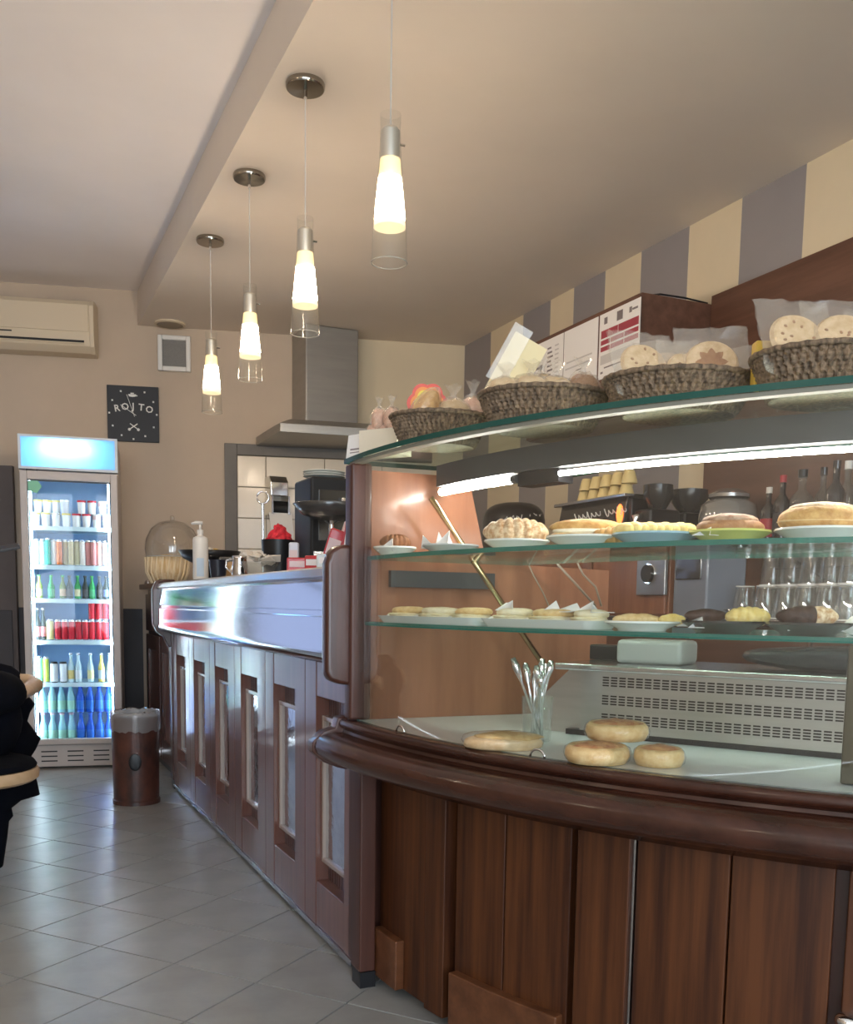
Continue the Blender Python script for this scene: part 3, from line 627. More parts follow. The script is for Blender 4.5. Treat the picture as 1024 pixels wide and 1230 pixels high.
# moulded ledge: slim upper board, cove, heavy bullnose
def semi(cr, cz, rr, rz, a0, a1, n): return [(cr + rr * math.cos(D(a0 + (a1 - a0) * i / n)), cz + rz * math.sin(D(a0 + (a1 - a0) * i / n))) for i in range(n + 1)]
lp = [(1.87, .735), (2.035, .735)] + semi(2.045, .722, .012, .013, 90, -70, 6) + [(2.043, .705), (2.046, .698)] + semi(2.075, .66, .052, .038, 110, -90, 12) + [(2.05, .615), (2.03, .600), (1.98, .598), (1.87, .61)]
P('ledge', MB().arc(lp, D(-1.5), T1, 80), W_rail, pc, True, smooth='angle')
P('ledge_end', MB().arc([(2.03, .742), (2.058, .738), (2.066, .71), (2.10, .70), (2.132, .672), (2.132, .645), (2.10, .615), (2.06, .598), (2.03, .59)], D(-2.9), D(-1.5), 2), W_dark, pc, True, bevel=.004)
# interior deck
P('deck', MB().arc([(1.30, .70), (1.30, .7362), (2.018, .7362), (2.018, .70)], D(-.2), T1, 60), mat('deck_steel', (.74, .76, .78), .3, .4, var=.06, vscale=(6, 6, 6)), pc, True)
# end panel and post beside the bar
ep = MB().prism([(.945, .655), (1.72, .655), (1.72, 1.165), (1.30, 1.175), (1.24, 1.41), (.945, 1.41)], 'y', 2.508, 2.535)
P('end_panel', ep, W_panel, pc, True)
P('end_post', MB().box(.885, .945, 2.49, 2.545, .737, 1.425), W_dark2, pc, True, bevel=.008)
P('end_cheek', MB().prism([(.822, .87), (.822, 1.16), (.835, 1.195), (.86, 1.21), (.90, 1.21), (.90, .83), (.86, .835), (.832, .845)], 'y', 2.505, 2.556), W_dark, pc, True, bevel=.012)
P('back_rail', MB().box(1.0, 1.32, 2.49, 2.507, 1.10, 1.145), M_dgrey, pc, True)
# glass
GM = [G_case, G_edge]
P('front_pane', MB().arc([(2.018, .7365), (2.024, .7365), (2.024, .998), (2.018, .998)], D(.15), T1, 90, mis=[1, 0, 1, 0], mi=1), GM, pc, True, smooth='angle')
P('front_pane', MB().arc([(2.018, 1.0), (2.024, 1.0), (2.024, 1.429), (2.018, 1.429)], D(.15), T1, 90, mis=[1, 0, 1, 0], mi=1), GM, pc, True, smooth='angle')
GS = [G_shelf, G_edge]
P('top_glass', MB().arc([(1.36, 1.430), (2.04, 1.430), (2.04, 1.442), (1.36, 1.442)], D(-2.0), T1, 90, mis=[0, 1, 0, 1], mi=1), [thinglass('top_glass', (.90, .97, .945), .35), mat('top_glass_edge', (.012, .075, .06), .2, spec=.5)], pc, True, smooth='angle')
P('top_trim', MB().arc([(2.012, 1.4215), (2.036, 1.4215), (2.036, 1.4295), (2.012, 1.4295)], D(-.8), T1, 90), mat('trim_grey', (.20, .19, .15), .55), pc, True, smooth='angle')
Z1, Z2 = 1.180, 1.006
P('glass_shelf', MB().arc([(1.52, Z1 - .010), (2.0, Z1 - .010), (2.0, Z1), (1.52, Z1)], D(.3), T1, 90, mis=[0, 1, 0, 1], mi=1), GS, pc, True, smooth='angle')
P('glass_shelf', MB().arc([(1.46, Z2 - .010), (2.005, Z2 - .010), (2.005, Z2), (1.46, Z2)], D(.3), T1, 90, mis=[0, 1, 0, 1], mi=1), GS, pc, True, smooth='angle')
for th in (8.0, 21.5):
    ring = MB(); pts = []
    for i in range(9):
        a = PI * i / 8; tt = D(th) + .0095 * math.cos(a); pts.append((CC[0] - 2.03 * math.cos(tt), CC[1] - 2.03 * math.sin(tt), .737 + .017 * math.sin(a)))
    P('finger_ring', ring.tube(pts, .0025, 6), M_chrome, pc, True, smooth=True)
def cpt(R, th, z): return Vector((CC[0] - R * math.cos(D(th)), CC[1] - R * math.sin(D(th)), z))
# slanted brass stays that carry the shelves and the tube lamp
def stay(pt, pb):
    P('stay', MB().tube([pt, pb], .008, 10), M_brass, pc, True, smooth=True)
stay(Wp(517, 598, y=2.40), Wp(650, 795, y=2.40))
stay(cpt(1.70, 62, 1.36), cpt(1.55, 62, .90))
# fluorescent tubes and their housing
M_tube = mat('tube_light', (1, 1, 1), .4, emit=(1, .95, .86), estr=TUBE_E)
def arcpts(R, a, b, z, n=10): return [cpt(R, a + (b - a) * i / n, z) for i in range(n + 1)]
RL = 1.80; ZL = 1.358
P('lamp_tube', MB().tube(arcpts(RL, 1.5, 12.0, ZL), .010, 10), M_tube, pc, True, smooth=True)
P('lamp_tube', MB().tube(arcpts(RL, 17.0, 66, ZL, 30), .006, 10), M_tube, pc, True, smooth=True)
P('lamp_housing', MB().arc([(RL - .03, ZL + .014), (RL + .012, ZL + .014), (RL + .012, 1.428), (RL - .03, 1.428)], D(1.2), D(68), 60), mat('lamp_housing', (.06, .063, .066), .4), pc, True, smooth='angle')
P('lamp_end', MB().tube(arcpts(RL, 1.2, 1.6, ZL, 1), .0085, 10), M_chrome, pc, True)
P('lamp_end', MB().tube(arcpts(RL, 12, 12.6, ZL, 1), .0105, 10), M_dgrey, pc, True)
P('lamp_joint', MB().arc([(RL - .05, ZL - .018), (RL + .0, ZL - .018), (RL + .0, ZL + .03), (RL - .05, ZL + .03)], D(12.6), D(16.9), 6), M_black, pc, True)
# ventilated steel housing on the deck
A_, B_ = Vector((1.335, 2.03, 0)), Vector((1.685, 1.475, 0))
dv = (B_ - A_).normalized(); nv = Vector((dv.y, -dv.x, 0));  nv = -nv if nv.x > 0 else nv    # nv points to the customer
L = (B_ - A_).length + .30; zb, zt = .750, .898
vh = MB(); 
def lp3(u, o, z): q = A_ + dv * u - nv * o; return (q.x, q.y, z)
# perforated front: grid with the slots left open
us = [0.03]; xs_on = []
u = .045
while u < L - .03:
    xs_on.append((u, u + .0165)); u += .0215
zs_on = []
for r in range(3):
    for q in range(4): zs_on.append((zb + .022 + r * .045 + q * .0065, zb + .022 + r * .045 + q * .0065 + .0036))
ub = sorted({0, L, *[v for q in xs_on for v in q]}); zz = sorted({zb, zt, *[v for q in zs_on for v in q]})
g = MB(); idx = {}
for i, uu in enumerate(ub):
    for j, z in enumerate(zz): idx[i, j] = len(g.v); g.v.append(lp3(uu, 0, z))
onx = {round(a, 6) for a, b in xs_on}; onz = {round(a, 6) for a, b in zs_on}
for i in range(len(ub) - 1):
    for j in range(len(zz) - 1):
        if round(ub[i], 6) in onx and round(zz[j], 6) in onz: continue
        g.f.append((idx[i, j], idx[i + 1, j], idx[i + 1, j + 1], idx[i, j + 1])); g.m.append(0)
pan = P('slotted_panel', g, M_sheet, pc, True)
bx = MB(); q = [lp3(0, .004, 0), lp3(L, .004, 0), lp3(L, .32, 0), lp3(0, .32, 0)]
P('cooling_box', MB().prism([(p[0], p[1]) for p in q], 'z', zb + .004, zt - .004), M_black, pc, True)
q = [lp3(-.0, 0, 0), lp3(-.001, .32, 0), lp3(-.012, .32, 0), lp3(-.012, .0, 0)]
side = P('housing_side', MB().prism([(p[0], p[1]) for p in q], 'z', zb, zt), M_sheet, pc, True)
q = [lp3(-.08, -.015, 0), lp3(L, -.015, 0), lp3(L, .34, 0), lp3(-.08, .34, 0)]
P('housing_top', MB().prism([(p[0], p[1]) for p in q], 'z', zt, zt + .016), M_steel, pc, True, bevel=.004)
q = [lp3(-.05, .0, 0), lp3(L, .0, 0), lp3(L, .32, 0), lp3(-.05, .32, 0)]
P('housing_foot', MB().prism([(p[0], p[1]) for p in q], 'z', .7365, zb - .0), M_black, pc, True)
gp = [lp3(-.0, .06, 0), lp3(-.0, .066, 0)]
P('gusset', MB().add([lp3(-.012, .03, .737), lp3(-.16, .03, .737), lp3(-.16, .03, .80), lp3(-.06, .03, .895), lp3(-.012, .03, .895), lp3(-.012, .036, .737), lp3(-.16, .036, .737), lp3(-.16, .036, .80), lp3(-.06, .036, .895), lp3(-.012, .036, .895)],
    [(0, 1, 2, 3, 4), (9, 8, 7, 6, 5), (0, 5, 6, 1), (1, 6, 7, 2), (2, 7, 8, 3), (3, 8, 9, 4), (4, 9, 5, 0)]), M_sheet, pc, True)
pp = Wp(1016, 945, z=.737)
P('divider_post', MB().cbox((pp.x + .03, pp.y + .02, .865), (.035, .03, .255), .6), mat('bronze_post', (.10, .085, .055), .35, .6), pc, True, bevel=.004)
def _knob():
    d = ROT @ ray(1017, 1226); b = d[0] * -CC[0] + d[1] * -CC[1]; a = d[0] ** 2 + d[1] ** 2; c = CC[0] ** 2 + CC[1] ** 2 - 1.985 ** 2
    t_ = (-b - math.sqrt(b * b - a * c)) / a; return Vector(CAMP + t_ * d)
P('chrome_knob', MB().blob(_knob(), (.022, .022, .016), 0, 16, 10), M_chrome, pc, True, smooth=True)
# loose cables under the upper shelf
M_wire = mat('grey_cable', (.32, .26, .2), .5)
for pts, r in (([(632, 672), (640, 690), (652, 712), (662, 735)], .002), ([(664, 672), (690, 700), (715, 728)], .0035), ([(690, 670), (700, 690), (715, 705), (722, 728)], .003)):
    P('cable', MB().tube([Wp(a, b, y=2.46) for a, b in pts], r, 6), M_wire, pc, True, smooth=True)

# ------------------------------------------------------------------ helper: where the sight line of a pixel column crosses a circle of the case
def onarc(px, py, R):
    d = ROT @ ray(px, py); d = d / math.hypot(d[0], d[1]); o = np.array([-CC[0], -CC[1]])
    b = d[0] * o[0] + d[1] * o[1]; c = o @ o - R * R; t_ = -b - math.sqrt(max(0, b * b - c)); return d[0] * t_, d[1] * t_
VD = math.atan2(.907, .405)          # heading of the view: things shown side-on lie across it
AC = VD - PI / 2
# pastry materials
def crust(n, a, b, sc=60, bump=.5): return mat('crust_' + n, a, .6, col2=b, vscale=(sc,) * 3, bump=bump, bscale=120)
C_gold, C_brown, C_pale = crust('gold', (.50, .24, .06), (.70, .42, .14)), crust('brown', (.16, .055, .02), (.30, .12, .045)), crust('pale', (.66, .42, .17), (.80, .60, .30))
C_sugar, C_choc, C_yel = crust('sugar', (.42, .20, .07), (.82, .66, .44), 90), crust('choc', (.03, .012, .008), (.07, .03, .018)), crust('custard', (.78, .54, .14), (.88, .68, .28))
C_bread = crust('bread', (.60, .40, .20), (.74, .56, .33), 40)
PW, PB, PK, PG = mat('plate_white', (.78, .80, .76), .2, coat=.5), mat('plate_blue', (.30, .48, .58), .25, coat=.5), mat('plate_black', (.012, .012, .014), .25, coat=.4), mat('plate_lime', (.55, .58, .16), .25, coat=.5)
PGR = mat('plate_grey', (.46, .50, .52), .25, coat=.5)
def plate(x, y, z, r, m, label, group, h=.020):
    return S('plate', MB().lathe([(0, .0), (r * .62, 0), (r * .66, .004), (r, h), (r * .985, h + .004), (r * .64, .008), (0, .007)], 36), m, label, 'plate', (x, y, z), group, smooth='angle')
def croissant(name, m, label, x, y, z, L=.14, r=.03, rz=0, ridges=9, curve=.02, group=None, cat='pastry'):
    mb = MB(); n = ridges * 6; pts = []; rs = []
    for i in range(n + 1):
        t_ = i / n * 2 - 1; e = math.sqrt(max(.02, 1 - abs(t_) ** 2.3)); st = .86 + .14 * abs(math.cos(PI * ridges * i / n))
        pts.append((t_ * L / 2, curve * t_ * t_, r * .95)); rs.append(r * e * st)
    mb.tube(pts, rs, 14); mb.v = [(a, b * 1.15, max(c, r * .14)) for a, b, c in mb.v]
    return S(name, mb, m, label, cat, (x, y, z), group, rz, smooth=True)
def napkin(x, y, z, s, rz, label, h=.035, group='paper napkins on plates'):
    v = [(-s, -s * .7, .001), (s, -s * .75, .001), (s * 1.05, s * .7, .004), (-s * .9, s * .75, .002), (-s * .1, s * .1, .003), (-s * .3, -s * .2, h), (s * .65, s * .9, h * .8)]
    mb = MB().add(v, [(0, 1, 4), (1, 2, 4), (2, 6, 4), (6, 3, 4), (3, 5, 4), (5, 0, 4)])
    o = S('paper_napkin', mb, M_paper, label, 'napkin', (x, y, z), group, rz); so = o.modifiers.new('s', 'SOLIDIFY'); so.thickness = .0012; return o

# ---- upper shelf
z = Z1
x, y = Wp(474, 655, y=2.425)[:2]; plate(x, y, z, .058, PW, 'white plate with a folded napkin beside the wooden end panel', 'plates on the upper shelf')
napkin(x - .012, y - .012, z + .009, .036, .6, 'white paper napkin under the brown pastry by the end panel')
croissant('pastry', C_brown, 'small dark brown croissant on the plate nearest the end panel', x + .005, y, z + .016, .080, .022, AC + .3)
croissant('pastry', C_gold, 'small golden croissant behind the folded napkin', x + .135, y - .03, z, .09, .02, AC + .1)
x, y = onarc(541, 655, 1.88); plate(x, y, z, .072, PGR, 'grey plate carrying only folded white napkins', 'plates on the upper shelf')
napkin(x, y, z + .009, .042, .3, 'tall folded white napkin standing on the grey plate', .05)
napkin(x - .035, y + .02, z + .011, .028, 1.9, 'small upright white napkin corner on the grey plate', .045)
x, y = onarc(620, 657, 1.88); plate(x, y, z, .076, PW, 'white plate under the sugared croissant', 'plates on the upper shelf')
croissant('croissant', C_sugar, 'large croissant dusted with sugar and nuts', x, y, z + .010, .150, .034, AC + .05, 8)
x, y = onarc(704, 652, 1.88); plate(x, y, z, .088, PW, 'white plate under the long golden filled pastry', 'plates on the upper shelf')
t = T('filled_pastry', 'long golden pastry split and filled, next to the croissant', 'pastry', (x, y, z + .010), AC)
P('lower_half', MB().blob((0, 0, .014), (.080, .036, .016), 0, 20, 10, .03, 1, 1, .8), C_pale, t, smooth=True)
P('upper_half', MB().blob((0, .003, .034), (.082, .035, .018), 0, 20, 10, .04, 2, 1, .5), C_gold, t, smooth=True)
P('cream', MB().blob((0, -.004, .024), (.078, .035, .009), 0, 20, 8, .05, 3), crust('cream', (.85, .75, .55), (.9, .82, .64)), t, smooth=True)
x, y = onarc(786, 652, 1.88); plate(x, y, z, .088, PB, 'blue plate holding a row of ridged custard pastries', 'plates on the upper shelf')
for k in range(9): croissant('custard_pastry', C_yel, 'yellow ridged custard pastry slice in a row on the blue plate', x + (k - 4) * .0155 * math.cos(AC), y + (k - 4) * .0155 * math.sin(AC), z + .012 + .002 * (k % 2), .075, .0175, AC + PI / 2 + .25, 3, .004, 'custard pastries on the blue plate')
croissant('pastry', C_gold, 'golden pastry lying behind the ridged custard slices', x - .075 * math.cos(AC) + .03, y - .075 * math.sin(AC) + .05, z, .10, .022, AC)
x, y = onarc(876, 650, 1.88); plate(x, y, z, .078, PG, 'lime green plate under the brown sugared bun', 'plates on the upper shelf')
t = T('brown_bun', 'dark brown sugared bun on the lime green plate', 'bun', (x, y, z + .010), AC)
P('crumb', MB().blob((0, 0, .020), (.066, .05, .022), 0, 24, 12, .02, 5, 1, .8), crust('bunbrown', (.34, .15, .06), (.46, .24, .11)), t, smooth=True)
P('icing', MB().blob((0, .002, .034), (.055, .044, .014), 0, 20, 10, .04, 6), crust('bunicing', (.24, .10, .05), (.55, .38, .26), 50), t, smooth=True)
napkin(x - .055, y - .01, z + .010, .03, .2, 'white napkin corner under the brown sugared bun', .018)
x, y = onarc(988, 648, 1.87); plate(x, y, z, .088, PW, 'white plate under the plump golden doughnut', 'plates on the upper shelf')
t = T('doughnut', 'plump golden filled doughnut dusted with sugar', 'doughnut', (x, y, z + .010), AC)
P('dough', MB().blob((0, 0, .030), (.085, .062, .031), 0, 26, 14, .015, 8, .9, .85), C_gold, t, smooth=True)
P('band', MB().blob((0, 0, .026), (.0865, .0635, .009), 0, 26, 8, .02, 9), C_pale, t, smooth=True)
P('sugar_dusting', MB().blob((-.004, 0, .050), (.062, .046, .013), 0, 22, 10, .03, 10), crust('dust', (.6, .36, .16), (.85, .72, .55), 120), t, smooth=True)
x, y = onarc(1040, 650, 1.74); croissant('pastry', C_yel, 'yellow custard pastry beside the golden doughnut', x, y, z, .10, .028, AC + .6)

# ---- lower shelf: white trays of wrapped flat sandwiches, then black plates
z = Z2
def tray(pa, pb, R, w, label, zt=.018):
    a = pa if isinstance(pa, Vector) else Vector((*onarc(pa, 740, R), 0)); b = Vector((*onarc(pb, 740, R), 0)); d_ = b - a; L = d_.length
    t = T('serving_tray', label, 'tray', ((a.x + b.x) / 2, (a.y + b.y) / 2, z), math.atan2(d_.y, d_.x), 'white trays on the lower shelf')
    poly0 = rrect(-L / 2 + .012, L / 2 - .012, -w / 2 + .012, w / 2 - .012, .015, 3); poly1 = rrect(-L / 2, L / 2, -w / 2, w / 2, .02, 3)
    n = len(poly0); v = [(*p, 0) for p in poly0] + [(*p, zt) for p in poly1] + [(p[0] * .985, p[1] * .97, zt) for p in poly1] + [(p[0] * .97, p[1] * .95, .005) for p in poly0]
    f = [tuple(range(n))[::-1], tuple(range(3 * n, 4 * n))] + [(r * n + i, r * n + (i + 1) % n, (r + 1) * n + (i + 1) % n, (r + 1) * n + i) for r in range(3) for i in range(n)]
    P('dish', MB().add(v, f), PW, t, smooth='angle'); return t, L
wr_ = 0
lab = ['folded sandwich in white paper on the tray beside the end panel', 'pale filled flatbread on the tray under the upper shelf napkins', 'long wrapped sandwich on the tray below the sugared croissant']
C_flat = crust('flatbread', (.72, .60, .36), (.84, .76, .56), 30)
def sandwich(t, u, L_, wdt, label, seed, wrapcol=M_paper, zz=.007):
    c, s_ = math.cos(t.rotation_euler.z), math.sin(t.rotation_euler.z); o = t.location
    q = T('flat_sandwich', label, 'sandwich', (o.x + u * c, o.y + u * s_, o.z + zz), t.rotation_euler.z + random.uniform(-.08, .08))
    P('bread', MB().blob((0, 0, .010), (L_ / 2, wdt / 2, .0125), 0, 20, 8, .04, seed, .7, .9), C_flat, q, smooth=True)
    P('bread', MB().blob((L_ * .03, .004, .025), (L_ / 2 * .96, wdt / 2 * .95, .010), 0, 20, 8, .06, seed + 1, .7, .8), C_pale if seed % 2 else C_flat, q, smooth=True)
    P('filling', MB().blob((0, -.006, .0155), (L_ / 2 * .97, wdt / 2, .005), 0, 20, 6, .07, seed + 2), crust('filling', (.75, .6, .3), (.85, .78, .55)), q, smooth=True)
    w_ = MB().add([(-L_ / 2 - .012, -wdt / 2, .002), (-L_ / 2 + .02, -wdt / 2 - .006, .006), (-L_ / 2 + .035, wdt / 2, .024), (-L_ / 2 - .016, wdt / 2, .020), (-L_ / 2 - .02, 0, .016)], [(0, 1, 4), (1, 2, 4), (2, 3, 4), (3, 0, 4)])
    P('paper_fold', w_, M_paper, q); return q
wp_ = Wp(458, 740, y=2.40)
t1, L1 = tray(Vector((wp_.x + .03, 2.40, 0)), 588, 1.90, .12, 'long white tray of flat sandwiches beside the end panel')
sandwich(t1, -L1 * .33, L1 * .29, .09, lab[0], 11); sandwich(t1, 0, L1 * .31, .09, lab[1], 14); sandwich(t1, L1 * .33, L1 * .29, .09, 'flat sandwich in white paper at the inner end of the tray by the end panel', 23)
t1, L1 = tray(594, 728, 1.89, .12, 'long white tray of flat sandwiches behind the cutlery glass')
sandwich(t1, -L1 * .32, L1 * .30, .09, 'flat pale sandwich at the tray end above the cutlery glass', 26); sandwich(t1, L1 * .03, L1 * .33, .09, lab[2], 17); sandwich(t1, L1 * .36, L1 * .24, .085, 'short sandwich with upright paper at the tray end', 20)
for k, (u, v) in enumerate(((-.33, .3), (.12, -.2), (.40, .2))):
    c, s_ = math.cos(t1.rotation_euler.z), math.sin(t1.rotation_euler.z); napkin(t1.location.x + u * L1 * c, t1.location.y + u * L1 * s_, z + .034, .035, AC + v * 3, 'white paper sheet laid over a sandwich, ' + ('above the cutlery glass', 'in the middle of its tray', 'beside the white pastry plate')[k], .026, 'paper sheets over the sandwiches')
x, y = onarc(771, 742, 1.89); plate(x, y, z, .078, PW, 'white plate of flat golden pastries on the lower shelf', 'plates on the lower shelf', .016)
croissant('pastry', C_pale, 'flat pale golden pastry on the white lower shelf plate', x - .02, y - .01, z + .009, .10, .014, AC, 3, .004)
croissant('pastry', C_yel, 'small yellow pastry tucked beside the flat pale pastry', x + .045, y - .04, z + .009, .06, .014, AC + .2, 2, .002)
x, y = onarc(868, 744, 1.90); plate(x, y, z, .080, PK, 'black plate with a dark and a yellow pastry', 'plates on the lower shelf', .020)
napkin(x - .03, y + .01, z + .009, .052, AC + .1, 'white napkin on the black plate with the yellow pastry', .022)
croissant('pastry', C_choc, 'dark chocolate pastry lying on a napkin on the black plate', x - .025, y + .02, z + .020, .085, .014, AC + .1, 2, .004)
croissant('pastry', C_yel, 'bright yellow braided pastry on the black plate', x + .035, y - .03, z + .012, .085, .021, AC - .1, 6, .004)
x, y = onarc(971, 746, 1.90); plate(x, y, z, .078, PK, 'black plate with a half chocolate dipped croissant', 'plates on the lower shelf', .020)
napkin(x, y, z + .009, .052, AC, 'white napkin under the half dipped croissant', .012)
t = T('dipped_croissant', 'croissant half dipped in dark chocolate', 'croissant', (x, y, z + .016), AC)
for nm, m_, x0, x1 in (('chocolate_half', C_choc, -1, .12), ('golden_half', C_sugar, .12, 1)):
    pts, rs = [], []
    for i in range(25):
        u = x0 + (x1 - x0) * i / 24; pts.append((u * .058, .012 * u * u, .019)); rs.append(.021 * math.sqrt(max(.03, 1 - abs(u) ** 2.3)) * (.88 + .12 * abs(math.cos(9 * u))))
    P(nm, MB().tube(pts, rs, 14), m_, t, smooth=True)
x, y = onarc(1030, 742, 1.80); S('paper_napkin', MB().blob((0, 0, .018), (.03, .026, .018), 0, 8, 6, .25, 4), M_paper, 'crumpled white napkin beside the half dipped croissant plate', 'napkin', (x, y, z + .0))

# ---- deck: focaccia, cutlery glass, wrapped pizza buns
z = .7365
p = Wp(585, 902, z=z); p = Vector((p.x + .055, p.y + .03, 0))
t = T('focaccia', 'flat golden focaccia in clear film lying on the case floor', 'bread', (p.x, p.y, z), AC)
P('bread', MB().blob((0, 0, .012), (.088, .06, .016), 0, 36, 12, .06, 31, .6, .9), C_bread, t, smooth=True)
P('topping', MB().blob((.01, .0, .026), (.075, .050, .010), 0, 30, 8, .14, 32), crust('toptan', (.5, .3, .1), (.66, .46, .2), 50), t, smooth=True)
P('wrapper', MB().blob((.0, 0, .018), (.094, .065, .0195), 0, 24, 8, .04, 33, .7, .92), G_wrap, t, smooth=True)
p = Wp(632, 893, z=z); p = Vector((p.x + .05, p.y + .04, 0))
t = T('cutlery_glass', 'clear glass beaker holding upright cutlery inside the case', 'beaker', (p.x, p.y, z))
P('beaker', MB().shell([(.0, .003), (.030, .003), (.036, .105), (.038, .105), (.033, .0), (0, 0)], 24), G_clear, t, smooth=True)
rnd = random.Random(5)
for k in range(12):
    a = rnd.uniform(0, 6.28); tilt = rnd.uniform(.05, .30); ln = rnd.uniform(.15, .19)
    bx, by = .014 * math.cos(a + 2.5), .014 * math.sin(a + 2.5)
    dirv = Vector((math.cos(a) * math.sin(tilt), math.sin(a) * math.sin(tilt), math.cos(tilt)))
    if k == 0: dirv = Vector((-.36 * math.cos(AC), -.36 * math.sin(AC), .93)).normalized(); ln = .20
    b0 = Vector((p.x + bx, p.y + by, z + .008))
    if k < 8:
        mb = MB().tube([b0, b0 + dirv * ln * .7, b0 + dirv * ln * .8, b0 + dirv * ln * .9, b0 + dirv * ln], [.0028, .003, .007, .0105, .006], 8)
        S('spoon', mb, M_chrome, 'steel spoon standing in the cutlery glass', 'spoon', (0, 0, 0), 'cutlery in the case beaker', smooth=True)
    else:
        mb = MB().tube([b0, b0 + dirv * ln * .5, b0 + dirv * ln * .55, b0 + dirv * ln], [.004, .0045, .007, .005], 6)
        S('knife', mb, M_chrome, 'steel knife standing in the cutlery glass', 'knife', (0, 0, 0), 'cutlery in the case beaker', smooth=True)
def pizza_bun(px, py, R_, dz, label, lift=0, seed=0):
    q = Wp(px, py, z=z); q = Vector((q.x + .05, q.y + .035, 0))
    t = T('pizza_bun', label, 'bread', (q.x, q.y, z + lift), AC, 'wrapped round pizza buns')
    P('dough', MB().lathe([(0, 0), (R_ * .9, .001), (R_, .015), (R_ * .98, .028), (R_ * .88, .036), (R_ * .78, .030), (0, .028)], 28), C_pale, t, smooth=True)
    P('topping', MB().blob((0, 0, .029), (R_ * .80, R_ * .80, .013), 0, 30, 8, .16, seed), crust('pizzatop', (.42, .13, .05), (.66, .36, .14), 50), t, smooth=True)
    P('wrapper', MB().blob((0, 0, .019), (R_ * 1.06, R_ * 1.06, .024), 0, 26, 8, .03, seed + 3, .7, .8), G_wrap, t, smooth=True)
pizza_bun(703, 920, .066, 0, 'round pizza bun in film, lower one next to the cutlery glass', 0, 41)
pizza_bun(779, 924, .050, 0, 'round pizza bun in film, smaller lower one of three', 0, 45)
pizza_bun(727, 914, .066, 0, 'round pizza bun in film stacked on two others', .039, 49)
# things stored on the steel housing behind the shelves
q = lp3(.12, .16, zt + .016)
S('storage_tub', MB().cbox((0, 0, .03), (.17, .13, .06)), mat('grey_tub', (.35, .34, .33), .4), 'grey plastic tub on the steel housing', 'tub', q, None, math.atan2(dv.y, dv.x), bevel=.012)
q = lp3(-.03, .25, zt + .016)
S('power_block', MB().cbox((0, 0, .02), (.12, .07, .04)), M_black, 'small black power block on the steel housing', 'power supply', q, None, math.atan2(dv.y, dv.x), bevel=.004)
q = lp3(.60, .17, zt + .016)
S('rolled_bag', MB().blob((0, 0, .028), (.26, .10, .03), 0, 30, 10, .10, 77, .8, .93), mat('black_bag', (.02, .022, .028), .25, bump=.8, bscale=40), 'folded black plastic bags lying on the steel housing', 'bag', q, None, math.atan2(dv.y, dv.x), smooth=True)

# ------------------------------------------------------------------ on top of the case: wicker baskets of wrapped sweets
ZTOP = 1.4425
M_wick = mat('wicker', (.075, .05, .032), .75, col2=(.27, .18, .11), vscale=(120, 120, 40), bump=.6, bscale=200)
M_wick2 = mat('wicker_inside', (.30, .20, .11), .8, var=.25, vscale=(90, 90, 90))
def basket(px, py, R, rt, rb, h, label, sy=.8, rz=AC):
    x, y = onarc(px, py, R)
    t = T('wicker_basket', label, 'basket', (x, y, ZTOP), rz, 'wicker baskets on the case')
    rows, n = 18, 240; nst = 56; vs = []; fs = []
    for i in range(rows + 1):
        u = i / rows; r = rb + (rt - rb) * (u ** .8); zz = h * u
        for k in range(n):
            ph = 2 * PI * k / n; wv_ = .0034 * math.cos(nst * ph + .9 * math.sin(i * .8)) * (1 if (i % 8) < 4 else -1) + .0012 * math.cos(PI * i)
            vs.append(((r + wv_) * math.cos(ph), (r + wv_) * sy * math.sin(ph), zz))
    for i in range(rows):
        for k in range(n): fs.append((i * n + k, i * n + (k + 1) % n, (i + 1) * n + (k + 1) % n, (i + 1) * n + k))
    P('woven_wall', MB().add(vs, fs), M_wick, t, smooth=False)
    P('inner_wall', MB().shell([(rt - .004, h), (rb + (rt - rb) * .5 - .007, h * .45), (rb - .006, .006), (0, .005)], 48, sy=sy), M_wick2, t, smooth=True)
    rim = [((rt + .001) * math.cos(2 * PI * k / 60), (rt + .001) * sy * math.sin(2 * PI * k / 60), h + .001 + .0018 * (k % 2)) for k in range(61)]
    P('rim', MB().tube(rim, .0055, 8, caps=False), M_wick, t, smooth=True)
    P('bottom', MB().lathe([(0, 0), (rb, 0), (rb, .006), (0, .006)], 40, sy=sy), M_wick, t)
    return t
b1 = basket(527, 505, 1.905, .120, .088, .072, 'small wicker basket with the rainbow lollipop, at the bar end', .85)
b2 = basket(652, 490, 1.87, .143, .108, .074, 'wicker basket of small bags between the lollipop basket and the big cookie basket', .85)
b3 = basket(815, 465, 1.825, .152, .112, .070, 'wicker basket holding the cookie with a flower shaped centre', .82)
b4 = basket(1000, 450, 1.825, .150, .115, .078, 'wicker basket of oat cookies beside the wooden wall panel', .82)
C_cook, C_cookd = crust('cookie', (.60, .40, .20), (.78, .58, .35), 50), crust('cookied', (.30, .14, .05), (.42, .22, .1), 80)
def inb(t, u, v, zz):
    c, s_ = math.cos(t.rotation_euler.z), math.sin(t.rotation_euler.z); return (t.location.x + u * c - v * s_, t.location.y + u * s_ + v * c, t.location.z + zz)
